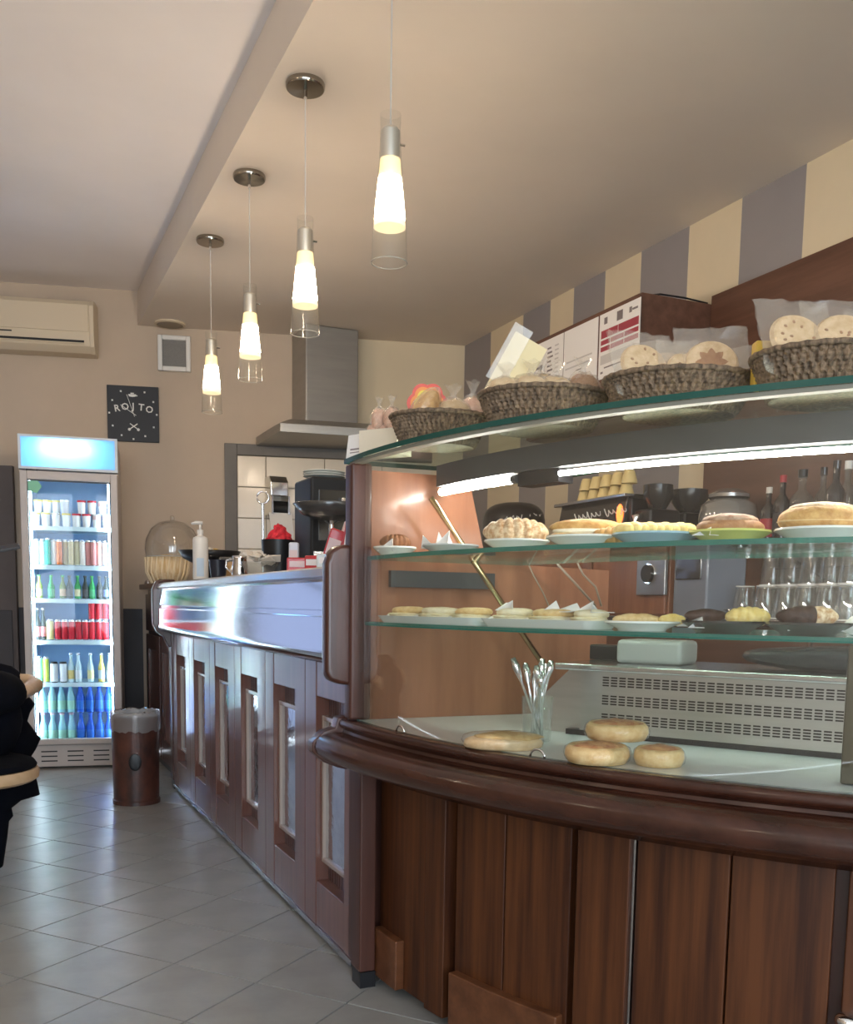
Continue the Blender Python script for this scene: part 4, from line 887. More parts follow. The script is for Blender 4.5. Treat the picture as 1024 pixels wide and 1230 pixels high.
def wrapped_cookie(t, u, v, zz, r, tilt, label, seed, flower=False, group='wrapped cookies', lean=0.):
    q = T('wrapped_cookie', label, 'cookie', inb(t, u, v, zz), t.rotation_euler.z + lean, group)
    M_ = Matrix.Translation((0, 0, r)) @ Matrix.Rotation(tilt, 4, 'X')
    P('cookie', MB().lathe([(0, -.007), (r * .9, -.007), (r, 0), (r * .9, .007), (0, .0075)], 26).xform(M_), C_cook, q, smooth='angle')
    if flower:
        f = MB(); pts = [(.0, .0078)]; n = 32; vs = [(0, 0, .0085)]
        for k in range(n): a = 2 * PI * k / n; rr = r * (.5 + .10 * math.cos(8 * a)); vs.append((rr * math.cos(a), rr * math.sin(a), .0085))
        f.add(vs, [(0, k + 1, (k + 1) % n + 1) for k in range(n)]).xform(M_); P('jam_centre', f, crust('jam', (.30, .12, .04), (.45, .22, .08)), q)
    else:
        f = MB(); rnd = random.Random(seed)
        for k in range(9):
            a, rr = rnd.uniform(0, 6.28), r * rnd.uniform(.1, .75); f.blob((rr * math.cos(a), rr * math.sin(a), .0075), (.004, .003, .002), a, 6, 4)
        P('chips', f.xform(M_), C_cookd, q, kind='stuff')
    rnd = random.Random(seed); n = 22; vs = []; fs = []                    # film envelope: two crinkled squares, pinched at the rim
    m = 9; S2 = r * 1.32
    for side in (-1, 1):
        for i in range(m):
            for j in range(m):
                a, b = i / (m - 1) * 2 - 1, j / (m - 1) * 2 - 1; e = (1 - max(abs(a), abs(b)) ** 3)
                vs.append((a * S2 * (1 + .05 * rnd.random()), b * S2 * 1.12 + .1 * r, side * (.0115 * e + .0005) + rnd.uniform(-.004, .004) * (.4 + (1 - e))))
        o = (0 if side < 0 else m * m)
        fs += [(o + i * m + j, o + i * m + j + 1, o + (i + 1) * m + j + 1, o + (i + 1) * m + j) for i in range(m - 1) for j in range(m - 1)]
    P('film', MB().add(vs, fs).xform(M_), G_film, q); return q
TL = 1.15
wrapped_cookie(b3, -.075, -.01, 0.046, .052, TL, 'film wrapped pale cookie at the left of the flower cookie', 1, lean=.25)
wrapped_cookie(b3, -.02, .045, 0.049, .050, TL, 'film wrapped cookie half hidden behind the flower cookie', 2, lean=-.2)
wrapped_cookie(b3, .012, .0, 0.044, .044, TL + .1, 'film wrapped small round cookie beside the flower cookie', 3, lean=.35)
wrapped_cookie(b3, .062, -.005, 0.050, .055, TL + .05, 'film wrapped round cookie with a flower shaped centre', 4, True, lean=-.12)
wrapped_cookie(b3, .095, .05, 0.046, .045, TL, 'film wrapped cookie at the basket rim behind the flower cookie', 5, lean=-.5)
wrapped_cookie(b4, -.075, -.012, 0.054, .055, TL, 'film wrapped oat cookie with dark chips, at the rim next to the flower cookie basket', 6, lean=.15)
wrapped_cookie(b4, .01, -.012, 0.056, .055, TL, 'film wrapped oat cookie with dark chips, in the middle of its basket', 7, lean=-.1)
wrapped_cookie(b4, .09, .0, 0.054, .052, TL, 'film wrapped oat cookie at the far rim of the oat cookie basket', 8, lean=-.3)
S('yellow_pack', MB().cbox((0, 0, .045), (.06, .03, .09)), mat('yellow_card', (.75, .5, .08), .5), 'yellow pack wedged behind the oat cookies', 'pack', inb(b4, -.105, .05, .03), None, b4.rotation_euler.z, bevel=.003)
def film_bag(t, u, v, zz, dims, label, seed, core=C_bread, group='small filled bags in the baskets', rz=0.):
    q = T('sweet_bag', label, 'bag', inb(t, u, v, zz), t.rotation_euler.z + rz, group)
    P('contents', MB().blob((0, 0, dims[2]), dims, 0, 16, 10, .10, seed, .9), core, q, smooth=True)
    rnd = random.Random(seed); top = []
    mb = MB().blob((0, 0, dims[2]), (dims[0] * 1.15, dims[1] * 1.15, dims[2] * 1.12), 0, 14, 9, .10, seed)
    mb.v = [(a + rnd.uniform(-.003, .003), b + rnd.uniform(-.003, .003), c + rnd.uniform(-.003, .004)) for a, b, c in mb.v]
    n = 9; vs = []
    for r_, zz_ in ((.25, 1.9), (.12, 2.3), (.5, 2.9)):
        for k in range(n): a = 2 * PI * k / n; vs.append((dims[0] * r_ * math.cos(a) * (1 + .3 * (k % 2)), dims[1] * r_ * math.sin(a), dims[2] * (zz_ + .2 * (k % 2))))
    mb.add(vs, [(i * n + k, i * n + (k + 1) % n, (i + 1) * n + (k + 1) % n, (i + 1) * n + k) for i in range(2) for k in range(n)])
    P('film', mb, G_film, q); return q
C_pink = crust('wafer', (.62, .34, .24), (.8, .55, .4), 40)
film_bag(b2, -.085, -.01, 0.052, (0.040, 0.031, 0.030), 'clear bag of pale biscuits at the edge of the small bag basket', 11)
film_bag(b2, -.03, -.02, 0.052, (0.039, 0.031, 0.032), 'clear bag of pale biscuits in the middle of the small bag basket', 12)
film_bag(b2, .025, -.01, 0.052, (0.039, 0.029, 0.032), 'clear bag of biscuits right of the middle in the small bag basket', 13)
film_bag(b2, .085, -.01, 0.052, (0.037, 0.029, 0.035), 'clear bag of brown biscuits next to the flower cookie basket', 14, C_cookd)
film_bag(b2, .0, .05, 0.052, (0.034, 0.029, 0.041), 'clear bag of biscuits at the rear of the small bag basket', 15)
film_bag(b1, .035, .0, 0.048, (0.041, 0.029, 0.035), 'clear bag of rusks beside the rainbow lollipop', 16)
film_bag(b1, .085, .03, 0.048, (0.034, 0.026, 0.041), 'clear bag of pale sweets at the rim under the leaning card', 17, C_pink)
q = T('wrapped_roll', 'brown bread roll in film leaning against the lollipop', 'bread', inb(b1, -.035, -.02, .035), b1.rotation_euler.z)
P('roll', MB().blob((0, 0, 0), (.028, .026, .052), 0, 16, 12, .03, 61).xform(Matrix.Translation((0, 0, .055)) @ Matrix.Rotation(.55, 4, 'Y')), C_gold, q, smooth=True)
P('film', MB().blob((0, 0, 0), (.032, .030, .058), 0, 14, 10, .10, 62).xform(Matrix.Translation((0, 0, .058)) @ Matrix.Rotation(.55, 4, 'Y')), G_film, q)
q = T('rainbow_lollipop', 'flower shaped lollipop striped red, orange and yellow', 'lollipop', inb(b1, -.03, .045, .012), b1.rotation_euler.z)
for i, (r, c) in enumerate(((.052, (.75, .10, .06)), (.043, (.88, .30, .05)), (.034, (.9, .68, .08)), (.025, (.85, .4, .1)))):
    n = 48; vs = [(0, -.006 - i * .0015, .105)]
    for k in range(n): a = 2 * PI * k / n; rr = r * (.86 + .14 * abs(math.cos(3 * a))); vs.append((rr * math.cos(a), -.006 - i * .0015, .105 + rr * math.sin(a)))
    vs += [(a_, .004, c_) for a_, b_, c_ in vs]
    P('stripe', MB().add(vs, [(0, k + 1, (k + 1) % n + 1) for k in range(n)] + [(k + 1, (k + 1) % n + 1, (k + 1) % n + 2 + n, k + 2 + n) for k in range(n)] + [(n + 1, (k + 1) % n + n + 2, k + n + 2) for k in range(n)]), mat('candy%d' % i, c, .3), q)
P('stick', MB().tube([(0, 0, 0), (0, 0, .08)], .002, 6), M_white, q)
# leaning price card with a film bag, white box, name card at the left end of the case
t = T('leaning_card', 'tall pale card leaning in the basket of small bags', 'card', inb(b2, -.105, .01, .048), AC)
P('board', MB().box(-.045, .035, -.003, .003, 0, .165).xform(Matrix.Translation((-.0, 0, .0)) @ Matrix.Rotation(.50, 4, 'Y') @ Matrix.Rotation(.10, 4, 'X')), mat('pale_card', (.78, .64, .36), .6), t)
P('film', MB().box(-.055, -.01, -.010, -.006, .05, .18).xform(Matrix.Rotation(.50, 4, 'Y') @ Matrix.Rotation(.10, 4, 'X')), G_film, t)
x, y = onarc(462, 535, 1.965)
t = T('white_box', 'small open white card box of wrapped sweets at the case corner', 'box', (x + .005, y + .01, ZTOP), AC - .55)
bx = MB().box(-.06, .06, -.035, .035, 0, .003)
for q0 in ((-.06, .06, -.035, -.032), (-.06, .06, .032, .035), (-.06, -.057, -.032, .032), (.057, .06, -.032, .032)): bx.box(*q0, .003, .066)
P('tray', bx, mat('box_card', (.74, .64, .50), .6), t)
bxl = t
for k, (u, v, s1) in enumerate(((-.035, 0, 71), (.0, .005, 72), (.034, -.003, 73), (-.02, .0, 74), (.02, .0, 75))):
    film_bag(bxl, u, v, .026 + (.038 if k > 2 else 0), (.021, .024, .030), 'film wrapped pink sweet in the white box' + (', upper layer' if k > 2 else ', lower layer'), s1, C_pink, 'wrapped sweets in the white box' + (', upper layer' if k > 2 else ', lower layer'))
x, y = onarc(428, 548, 2.022)
t = T('name_card', 'small white printed card standing at the case corner', 'card', (x, y, ZTOP), AC - .75)
P('card', MB().box(-.04, .04, -.002, .0, 0, .062).xform(Matrix.Rotation(-.15, 4, 'X')), M_paper, t)
P('print', MB().box(-.026, .02, -.0026, -.002, .020, .024).box(-.026, .01, -.0026, -.002, .012, .0145).xform(Matrix.Rotation(-.15, 4, 'X')), mat('print_grey', (.25, .2, .2), .7), t)

# ------------------------------------------------------------------ things on the bar
ZBAR = 1.1585
def bar(px, x, z=ZBAR, py=690): p_ = Wp(px, py, x=x); return (x, p_.y, z)
# side cabinet: wicker snack basket and glass dome
p = bar(201, 1.04, 1.1655)
t = T('snack_basket', 'round pale wicker basket of crackers under a clear dome on the side cabinet', 'basket', p)
M_cane = mat('cane', (.62, .42, .2), .7, col2=(.86, .72, .5), vscale=(60, 60, 8), bump=.4)
P('bowl', MB().shell([(.0, .0), (.095, .0), (.13, .07), (.135, .165), (.128, .165), (.12, .07), (.09, .008), (0, .008)], 32), M_cane, t, smooth=True)
for k in range(22): a = 2 * PI * k / 22; P('cane_rib', MB().tube([(.098 * math.cos(a), .098 * math.sin(a), 0), (.133 * math.cos(a), .133 * math.sin(a), .07), (.138 * math.cos(a + .1), .138 * math.sin(a + .1), .165)], .005, 5), mat('cane_rib', (.85, .72, .5), .6), t)
P('crackers', MB().blob((0, 0, .145), (.105, .105, .04), 0, 24, 10, .12, 91), crust('cracker', (.66, .42, .16), (.82, .62, .34), 40), t, smooth=True, kind='stuff')
G_dome = thinglass('dome_glass', (.95, .95, .94), 2.4, .03, .07, (.9, .88, .85))
P('dome', MB().shell([(.165, .17), (.172, .22), (.165, .28), (.135, .345), (.085, .385), (.03, .40), (.0, .402)], 36, (.035, 0, 0)), G_dome, t, smooth=True)
P('dome_rim', MB().tube([(.035 + .165 * math.cos(2 * PI * k / 36), .165 * math.sin(2 * PI * k / 36), .17) for k in range(37)], .004, 6, caps=False), mat('dome_rim', (.75, .74, .7), .15, trans=.4), t, smooth=True)
P('dome_knob', MB().lathe([(0, .400), (.012, .402), (.016, .415), (.01, .43), (0, .432)], 14, (.035, 0, 0)), G_dome, t, smooth=True)
# sanitiser
p = bar(241, .965)
t = T('pump_bottle', 'white pump bottle with a small blue label on the bar', 'bottle', p)
P('bottle', MB().lathe([(0, 0), (.036, .002), (.038, .01), (.038, .20), (.034, .212), (.014, .222), (.014, .232), (0, .232)], 24), M_white, t, smooth='angle')
P('label', MB().prism([(.0388 * math.cos(a), .0388 * math.sin(a)) for a in [-2.3 + .12 * i for i in range(9)]] + [(.037 * math.cos(a), .037 * math.sin(a)) for a in [-2.3 + .12 * i for i in range(8, -1, -1)]], 'z', .02, .11), mat('pale_blue_label', (.55, .68, .82), .5), t)
P('collar', MB().lathe([(0, .232), (.016, .232), (.016, .25), (0, .25)], 16), M_white, t, smooth='angle')
P('pump', MB().tube([(0, 0, .25), (0, 0, .275)], .006, 8).tube([(.012, 0, .283), (-.02, .004, .285), (-.042, .008, .278)], [.010, .009, .005], 8), M_white, t, smooth=True)
# small bits left of it
p = bar(178, .965, 1.1655); S('bell', MB().lathe([(0, 0), (.025, 0), (.026, .01), (.018, .025), (0, .032)], 16), M_chrome, 'small chrome dish at the end of the side cabinet', 'dish', p, None, smooth=True)
# black bowl of treats
p = bar(252, 1.08)
t = T('treat_bowl', 'wide black bowl heaped with wrapped treats on the bar', 'bowl', p)
P('foot', MB().lathe([(0, 0), (.07, 0), (.05, .02), (.03, .06), (.045, .085), (0, .085)], 24), M_black, t, smooth='angle')
P('bowl', MB().shell([(0, .085), (.06, .085), (.14, .125), (.165, .165), (.160, .166), (.13, .132), (0, .095)], 32), M_black, t, smooth=True)
for k in range(7):
    a = k * .9; c_ = [(.8, .72, .5), (.75, .5, .12), (.78, .75, .68)][k % 3]
    S('wrapped_treat', MB().blob((0, 0, .02), (.035, .022, .022), a, 10, 7, .15, 100 + k), mat('treat%d' % (k % 3), c_, .4), ['cream wrapped treat in the black bowl', 'golden wrapped treat in the black bowl', 'white wrapped treat in the black bowl'][k % 3], 'sweet', (p[0] + .07 * math.cos(a), p[1] + .07 * math.sin(a), ZBAR + .128 + .012 * (k % 2)), 'treats in the black bowl', smooth=True)
# dark cup with jam jar
p = bar(262, 1.0); S('dark_cup', MB().lathe([(0, 0), (.034, 0), (.042, .07), (.045, .095), (.042, .095), (.034, .006), (0, .006)], 22), mat('dark_blue_cup', (.02, .022, .035), .3), 'dark blue cup standing next to the pump bottle', 'cup', p, None, smooth='angle')
p = bar(277, 1.10)
t = T('biscuit_jar', 'low glass jar of brown biscuits behind the dark cup', 'jar', p)
P('jar', MB().shell([(0, .003), (.055, .003), (.06, .02), (.06, .10), (.05, .115), (.053, .117), (.063, .10), (.063, .015), (.056, 0), (0, 0)], 24), G_clear, t, smooth=True)
P('biscuits', MB().blob((0, 0, .05), (.054, .054, .045), 0, 18, 10, .06, 81), C_gold, t, smooth=True, kind='stuff')
p = bar(288, 1.02)
t = T('milk_jug', 'polished steel milk jug on the bar', 'jug', p)
P('body', MB().shell([(0, 0), (.032, 0), (.036, .02), (.034, .06), (.030, .085), (.034, .10), (.031, .10), (.027, .085), (.031, .06), (0, .004)], 24), M_chrome, t, smooth=True)
P('handle', MB().tube([(-.028, .012, .085), (-.055, .02, .08), (-.058, .022, .05), (-.034, .012, .025)], .004, 6), M_chrome, t, smooth=True)
# glass bowl of white packets
p = bar(312, 1.02)
t = T('packet_bowl', 'glass bowl full of white sugar packets on the bar', 'bowl', p)
P('bowl', MB().shell([(0, 0), (.045, 0), (.05, .012), (.076, .05), (.08, .062), (.076, .062), (.046, .016), (0, .006)], 24), G_clear, t, smooth=True)
rnd = random.Random(9)
for k in range(14):
    a = k * 2.4; r = .012 + .0036 * k; M_ = Matrix.Translation((p[0] + r * math.cos(a), p[1] + r * math.sin(a), ZBAR + .062 + rnd.uniform(-.004, .034))) @ Matrix.Rotation(a, 4, 'Z') @ Matrix.Rotation(rnd.uniform(-.9, .9), 4, 'X') @ Matrix.Rotation(rnd.uniform(-.6, .6), 4, 'Y')
    S('sugar_packet', MB().box(-.026, .026, -.016, .016, -.003, .003).xform(M_), mat('packet', (.82, .74, .64), .6), 'white sugar packet in the glass bowl', 'packet', (0, 0, 0), 'sugar packets in the glass bowl')
# ring topped stand
p = bar(316, 1.10)
t = T('ring_stand', 'slim steel stand topped by a ring', 'stand', p)
P('base', MB().lathe([(0, 0), (.05, 0), (.05, .006), (.006, .012), (0, .012)], 20), M_chrome, t, smooth='angle')
P('rod', MB().tube([(0, 0, .01), (0, 0, .325)], .006, 8), M_chrome, t)
P('ring', MB().tube([(.026 * math.cos(a) * math.cos(AC), .026 * math.cos(a) * math.sin(AC), .35 + .026 * math.sin(a)) for a in [2 * PI * k / 20 for k in range(21)]], .0045, 6, caps=False), M_chrome, t, smooth=True)
# red flower in a black pot
p = bar(335, 1.13)
t = T('flower_pot', 'black pot with a big red paper flower on the bar', 'flower pot', p)
P('pot', MB().lathe([(0, 0), (.065, 0), (.075, .16), (.07, .16), (.062, .13), (0, .13)], 24), M_black, t, smooth='angle')
M_pet = mat('red_petal', (.72, .03, .05), .6, var=.3, vscale=(30, 30, 30))
rnd = random.Random(21)
for k in range(20):
    a = k * 2.4; r = .011 * math.sqrt(k) ; h_ = .205 - .0024 * k
    P('petal', MB().blob((0, 0, 0), (.028, .006, .024), 0, 12, 8, .3, 120 + k).xform(Matrix.Translation((r * math.cos(a), r * math.sin(a), h_)) @ Matrix.Rotation(a + PI / 2 + rnd.uniform(-.4, .4), 4, 'Z') @ Matrix.Rotation(-.2 - .045 * k, 4, 'X')), M_pet, t, smooth=True)
# paper towel holder on the wall tiles
t = T('paper_dispenser', 'chrome paper dispenser with hanging white sheets on the wall tiles', 'dispenser', (0, 0, 0))
a_, b_ = Wp(324, 585, y=6.60), Wp(346, 572, y=6.60); yy = fy(a_.x) - .02
yw = fy(b_.x) - .03; zq = b_.z
P('cover', MB().prism([(yw, zq - .14), (yw - .15, zq - .14), (yw - .15, zq - .04), (yw - .11, zq), (yw, zq)], 'x', a_.x, b_.x), M_chrome, t, bevel=.01)
for xx in (a_.x, b_.x - .012): P('bracket', MB().box(xx, xx + .012, yw - .18, yw, zq - .26, zq - .14), M_chrome, t)
P('paper_sheet', MB().prism([(yw - .15, zq - .25), (yw - .20, zq - .38), (yw - .19, zq - .48), (yw - .185, zq - .48), (yw - .195, zq - .38), (yw - .145, zq - .25)], 'x', a_.x - .01, b_.x + .02), M_paper, t)
P('paper_roll', MB().tube([(a_.x + .012, yw - .09, zq - .22), (b_.x - .012, yw - .09, zq - .22)], .055, 18), M_black, t, smooth='angle')
# black oven-like machine with a plate stack and bowl on the bar's inner side
mx0 = Wp(353, 690, y=3.95).x; mx1 = mx0 + .36; zt_ = Wp(353, 579, y=3.95).z
t = T('coffee_oven', 'black boxy counter machine under the plate stack', 'machine', (mx0, 3.72, ZBAR))
P('body', MB().box(mx0, mx1, 3.72, 3.95, ZBAR + .01, zt_), mat('machine_matt', (.012, .012, .013), .55), t, True, bevel=.012)
P('window', MB().box(mx0 + .03, mx1 - .10, 3.714, 3.722, ZBAR + .14, zt_ - .05), mat('smoked_glass', (.03, .03, .03), .06, coat=1), t, True, bevel=.003)
P('foot', MB().box(mx0 + .02, mx1 - .02, 3.74, 3.93, ZBAR, ZBAR + .01), M_dgrey, t, True)
P('lower_band', MB().box(mx0 + .01, mx1 - .01, 3.712, 3.722, ZBAR + .03, ZBAR + .10), M_steel, t, True, bevel=.003)
for xx in (mx0 + .12, mx0 + .19): P('tap', MB().tube([(xx, 3.715, ZBAR + .30), (xx, 3.68, ZBAR + .30), (xx, 3.675, ZBAR + .23)], .012, 8), M_chrome, t, True, smooth=True)
pm = Wp(371, 575, x=1.5)
ps0 = None
for k in range(3): S('plate', MB().lathe([(0, 0), (.05, 0), (.085, .012), (.083, .014), (0, .006)], 28), PW, 'white plate in the stack on top of the black machine', 'plate', (mx0 + .09, 3.83, zt_ + .0005 + k * .009), 'plates stacked on the black machine', smooth='angle')
S('serving_dish', MB().lathe([(0, 0), (.05, 0), (.08, .025), (.077, .027), (0, .008)], 28), mat('dish_grey', (.2, .2, .2), .3), 'dark dish beside the plate stack on the black machine', 'dish', (mx0 + .26, 3.82, zt_ + .0005), None, smooth='angle')
p = Wp(398, 622, x=1.18)
t = T('fruit_bowl', 'wide shallow dark bowl raised on a stem', 'bowl', (1.18, p.y, ZBAR))
P('bowl', MB().shell([(0, .20), (.05, .202), (.11, .225), (.145, .262), (.142, .264), (.105, .232), (0, .208)], 36), mat('pewter', (.10, .10, .10), .2, .6), t, smooth=True)
P('stem', MB().lathe([(0, 0), (.07, 0), (.07, .008), (.012, .03), (.010, .19), (.04, .203), (0, .203)], 20), M_chrome, t, smooth='angle')
# red and white sweet packets near the case
Rp, Pk = mat('red_pack', (.55, .03, .04), .3, coat=.4), mat('pink_print', (.80, .62, .62), .4)
def packet(px, x, w_, h_, d_, m, label, rz=0, tilt=0., strip=None, grp='red and white packets on the bar'):
    p_ = bar(px, x); t = T('candy_packet', label, 'packet', p_, rz + AC, grp)
    M_ = Matrix.Rotation(tilt, 4, 'Y')
    if tilt < 0: M_ = Matrix.Translation((0, 0, abs(math.sin(tilt)) * w_ / 2)) @ M_
    else: M_ = Matrix.Translation((0, 0, abs(math.sin(tilt)) * w_ / 2)) @ M_
    P('pack', MB().cbox((0, 0, h_ / 2), (w_, d_, h_)).xform(M_), m, t, bevel=.006)
    P('print', MB().cbox((0, -d_ / 2 - .0006, h_ * .55), (w_ * .8, .001, h_ * .4)).xform(M_), strip or Pk, t)
packet(353, 1.0, .035, .11, .03, mat('pale_pack', (.72, .74, .82), .4), 'tall slim pale blue packet next to the red packets')
packet(362, .985, .10, .05, .05, Rp, 'red packet with white print lying flat near the bar edge', .1)
packet(380, .985, .07, .05, .05, Rp, 'red packet tucked behind the flat red one', -.2, 0, mat('white_print', (.85, .8, .78), .4))
packet(392, 1.0, .05, .13, .03, Rp, 'upright red packet leaning beside the case post', .1, .3)
packet(405, 1.06, .05, .16, .03, mat('stripe_pack', (.75, .55, .52), .4), 'tall striped pink packet leaning beside the case post', .1, .3, Rp)
packet(416, 1.02, .05, .18, .03, Rp, 'tallest red packet standing against the case post', .1, .15, mat('white_print', (.85, .8, .78), .4))
packet(398, .96, .09, .045, .04, mat('clear_tub', (.70, .74, .74), .2), 'low pale plastic tub at the bar edge by the case post', 0, 0, mat('white_print', (.85, .8, .78)))

# ------------------------------------------------------------------ back bar along the right wall
kb = T('back_counter', 'long back counter behind the bar along the striped wall', 'counter', (2.55, 2.0, 0))
P('body', MB().box(2.55, XR - .005, 1.2, 6.35, .08, .99), W_cab, kb, True)
P('plinth', MB().box(2.62, XR - .005, 1.2, 6.35, 0, .08), M_black, kb, True)
P('top', MB().box(2.50, XR - .005, 1.2, 6.36, .99, 1.02), M_steel, kb, True, bevel=.004)
for k in range(8): dq = P('door', MB().box(2.532, 2.549, 1.22 + k * .64, 1.22 + k * .64 + .62, .12, .96), W_cab, kb, True, bevel=.004)
# dark tiles behind the glasses, wood panel above
tp = ST('trim_2', MB().box(XR - .016, XR, 1.0, 3.92, 1.02, 1.34), mat('tile_joint_dark', (.05, .045, .04), .8))
M_dt = mat('dark_wall_tile', (.15, .135, .12), .3, var=.1, vscale=(5, 5, 5), coat=.3)
for r in range(3):
    for c in range(14):
        y0 = 1.02 + c * .205; link('tile', MB().box(XR - .024, XR - .016, y0, y0 + .198, 1.024 + r * .105, 1.024 + r * .105 + .099), M_dt, tp, bevel=.002)
ST('trim_3', MB().box(XR - .03, XR, .2, 3.785, 1.345, 2.50), W_cab)
# wooden block that carries the coffee machine
yp0 = Wp(804, 690, x=2.56).y
wk = T('machine_plinth', 'brown wooden cupboard that carries the espresso machine', 'cupboard', (2.6, 4.3, 1.02))
P('body', MB().box(2.56, XR - .03, yp0, 5.6, 1.02, 1.285), W_panel, wk, True, bevel=.004)
P('lid', MB().box(2.54, XR - .03, yp0, 5.61, 1.285, 1.31), W_cab, wk, True, bevel=.003)
for k in range(4): P('door', MB().box(2.545, 2.558, yp0 + .01 + k * .555, yp0 + k * .555 + .54, 1.03, 1.28), W_panel, wk, True, bevel=.003)
# wall switch panel and towel dispenser
def rw(px, py, x=XR - .03): return Wp(px, py, x=x)
a_ = rw(766, 715, 2.54); b_ = rw(802, 664, 2.54)
t = T('switch_panel', 'steel plate with a round black dial, below the custard pastries', 'switch panel', (2.54, b_.y, a_.z))
P('plate', MB().box(2.528, 2.5455, b_.y, a_.y, a_.z, b_.z), M_sheet, t, True, bevel=.003)
c_ = rw(779, 689, 2.528); P('dial', MB().tube([(2.528, c_.y, c_.z), (2.512, c_.y, c_.z)], .036, 24), M_black, t, True, smooth='angle')
P('dial_ring', MB().tube([(2.529, c_.y, c_.z), (2.523, c_.y, c_.z)], .042, 24), M_chrome, t, True, smooth='angle')
a_ = rw(807, 718, 2.56); b_ = rw(850, 662, 2.56)
t = T('towel_dispenser', 'grey dispenser with a dark glossy window on the back counter', 'dispenser', (2.56, b_.y, 1.02))
P('body', MB().box(2.56, 2.76, b_.y, a_.y, 1.02, 1.28), mat('blue_grey_plastic', (.20, .22, .27), .3, coat=.4), t, True, bevel=.012)
P('window', MB().box(2.552, 2.562, b_.y + .03, a_.y - .02, 1.17, 1.265), mat('smoked_glass', (.03, .03, .03), .06), t, True, bevel=.01)
# espresso machine with lettering and cups on top
ZP = 1.3105
a_ = rw(668, 640, 2.62); b_ = rw(752, 640, 2.62)
em_ = T('espresso_machine', 'black espresso machine with white script lettering and yellow cups on top', 'espresso machine', (2.62, b_.y, ZP))
ztop = Wp(720, 598, x=2.62).z
P('body', MB().box(2.64, 2.84, b_.y, a_.y, ZP + .05, ztop - .015), M_black, em_, True, bevel=.01)
P('front_panel', MB().prism([(2.60, ZP + .07), (2.625, ZP + .07), (2.66, ztop - .02), (2.635, ztop - .01)], 'y', b_.y + .02, a_.y - .02), mat('machine_black', (.03, .03, .032), .25, coat=.5), em_, True, bevel=.004)
P('cup_tray', MB().box(2.60, 2.84, b_.y, a_.y, ztop - .015, ztop), M_steel, em_, True, bevel=.003)
P('drip_tray', MB().box(2.58, 2.84, b_.y, a_.y, ZP, ZP + .05), M_sheet, em_, True, bevel=.004)
for k in range(4): P('cup_foot', MB().tube([(2.60, b_.y + .1 + k * .05, ZP + .05), (2.60, b_.y + .1 + k * .05, ZP + .10)], .02, 10), M_chrome, em_, True)
P('lamp', MB().blob((2.605, b_.y + .035, ztop - .09), (.012, .022, .045), 0, 12, 8), mat('orange_lamp', (.9, .18, .04), .3, emit=(1, .15, .03), estr=1.5), em_, True, smooth=True)
# script-like strokes (the words cannot be read in the photo)
la, lb = Wp(690, 622, x=2.60), Wp(752, 612, x=2.60)
for u0, u1, n in ((0, .52, 6), (.60, 1, 5)):
    pts = []
    for i in range(n * 8 + 1):
        u = i / (n * 8); v = u0 + (u1 - u0) * u; ph_ = 2 * PI * n * u
        pts.append((2.598, la.y + (lb.y - la.y) * v + .008 * math.sin(ph_), la.z + (lb.z - la.z) * v + .012 * math.sin(ph_ + .6) * (1.6 if int(n * u) % 3 == 0 else .8)))
    P('script_lettering', MB().tube(pts, .0028, 5), mat('script_white', (.85, .82, .78), .5), em_, True, smooth=True)
Ycup = mat('yellow_cup', (.80, .62, .28), .35, coat=.4); cup = None
for r in range(2):
    for k in range(6):
        yy = a_.y - .12 - k * .088
        if yy < b_.y + .06: continue
        loc = (2.70 + .0 * r, yy - .02 * r, ztop + .0005 + r * .0585)
        if cup is None:
            cup = S('espresso_cup', MB().lathe([(0, .058), (.022, .058), (.026, .05), (.036, .012), (.038, 0), (.035, 0), (.03, .02), (0, .05)], 18), Ycup, 'yellow espresso cup upside down on the espresso machine, ' + 'lower row', 'cup', loc, 'yellow cups, lower row', smooth='angle')
        else: dup(cup, loc, label='yellow espresso cup upside down on the espresso machine, ' + ('upper row' if r else 'lower row'), group='yellow cups, ' + ('upper row' if r else 'lower row'))
# two black coffee grinders
for i, (px, w_) in enumerate(((788, .12), (826, .15))):
    gxx = (2.74, 2.98)[i]; p = rw(px, 640, gxx); z0 = (ZP, 1.3105)[i]; h = Wp(px, 580 + 6 * i, x=gxx).z - z0
    t = T('coffee_grinder', ['black coffee grinder beside the espresso machine', 'wide black coffee grinder beside the glass jar'][i], 'coffee grinder', (gxx, p.y, z0))
    P('body', MB().cbox((0, 0, h * .30), (.17, w_, h * .60)), M_black, t, bevel=.015)
    P('hopper', MB().lathe([(0, h * .60), (w_ * .3, h * .60), (w_ * .55, h * .78), (w_ * .55, h * .96), (0, h)], 20), mat('smoke_hopper', (.05, .05, .05), .15, trans=.3), t, smooth='angle')
    P('spout', MB().tube([(-.085, 0, h * .5), (-.12, 0, h * .46), (-.12, 0, h * .38)], .018, 10), M_chrome, t, smooth=True)
    P('knob', MB().tube([(-.084, .03, h * .3), (-.10, .03, h * .3)], .014, 10), M_chrome, t)
# shelf over the glasses
bs = T('bottle_shelf', 'dark narrow wall shelf carrying the bottles', 'shelf', (2.85, 2.9, 1.31))
P('board', MB().box(2.84, XR - .03, 1.3, yp0 - .003, 1.285, 1.31), W_dark, bs, True, bevel=.003)
for yy in (1.6, 2.3, 3.0): P('bracket', MB().prism([(2.88, 1.285), (XR - .024, 1.285), (XR - .024, 1.18)], 'y', yy, yy + .02), M_dgrey, bs, True)
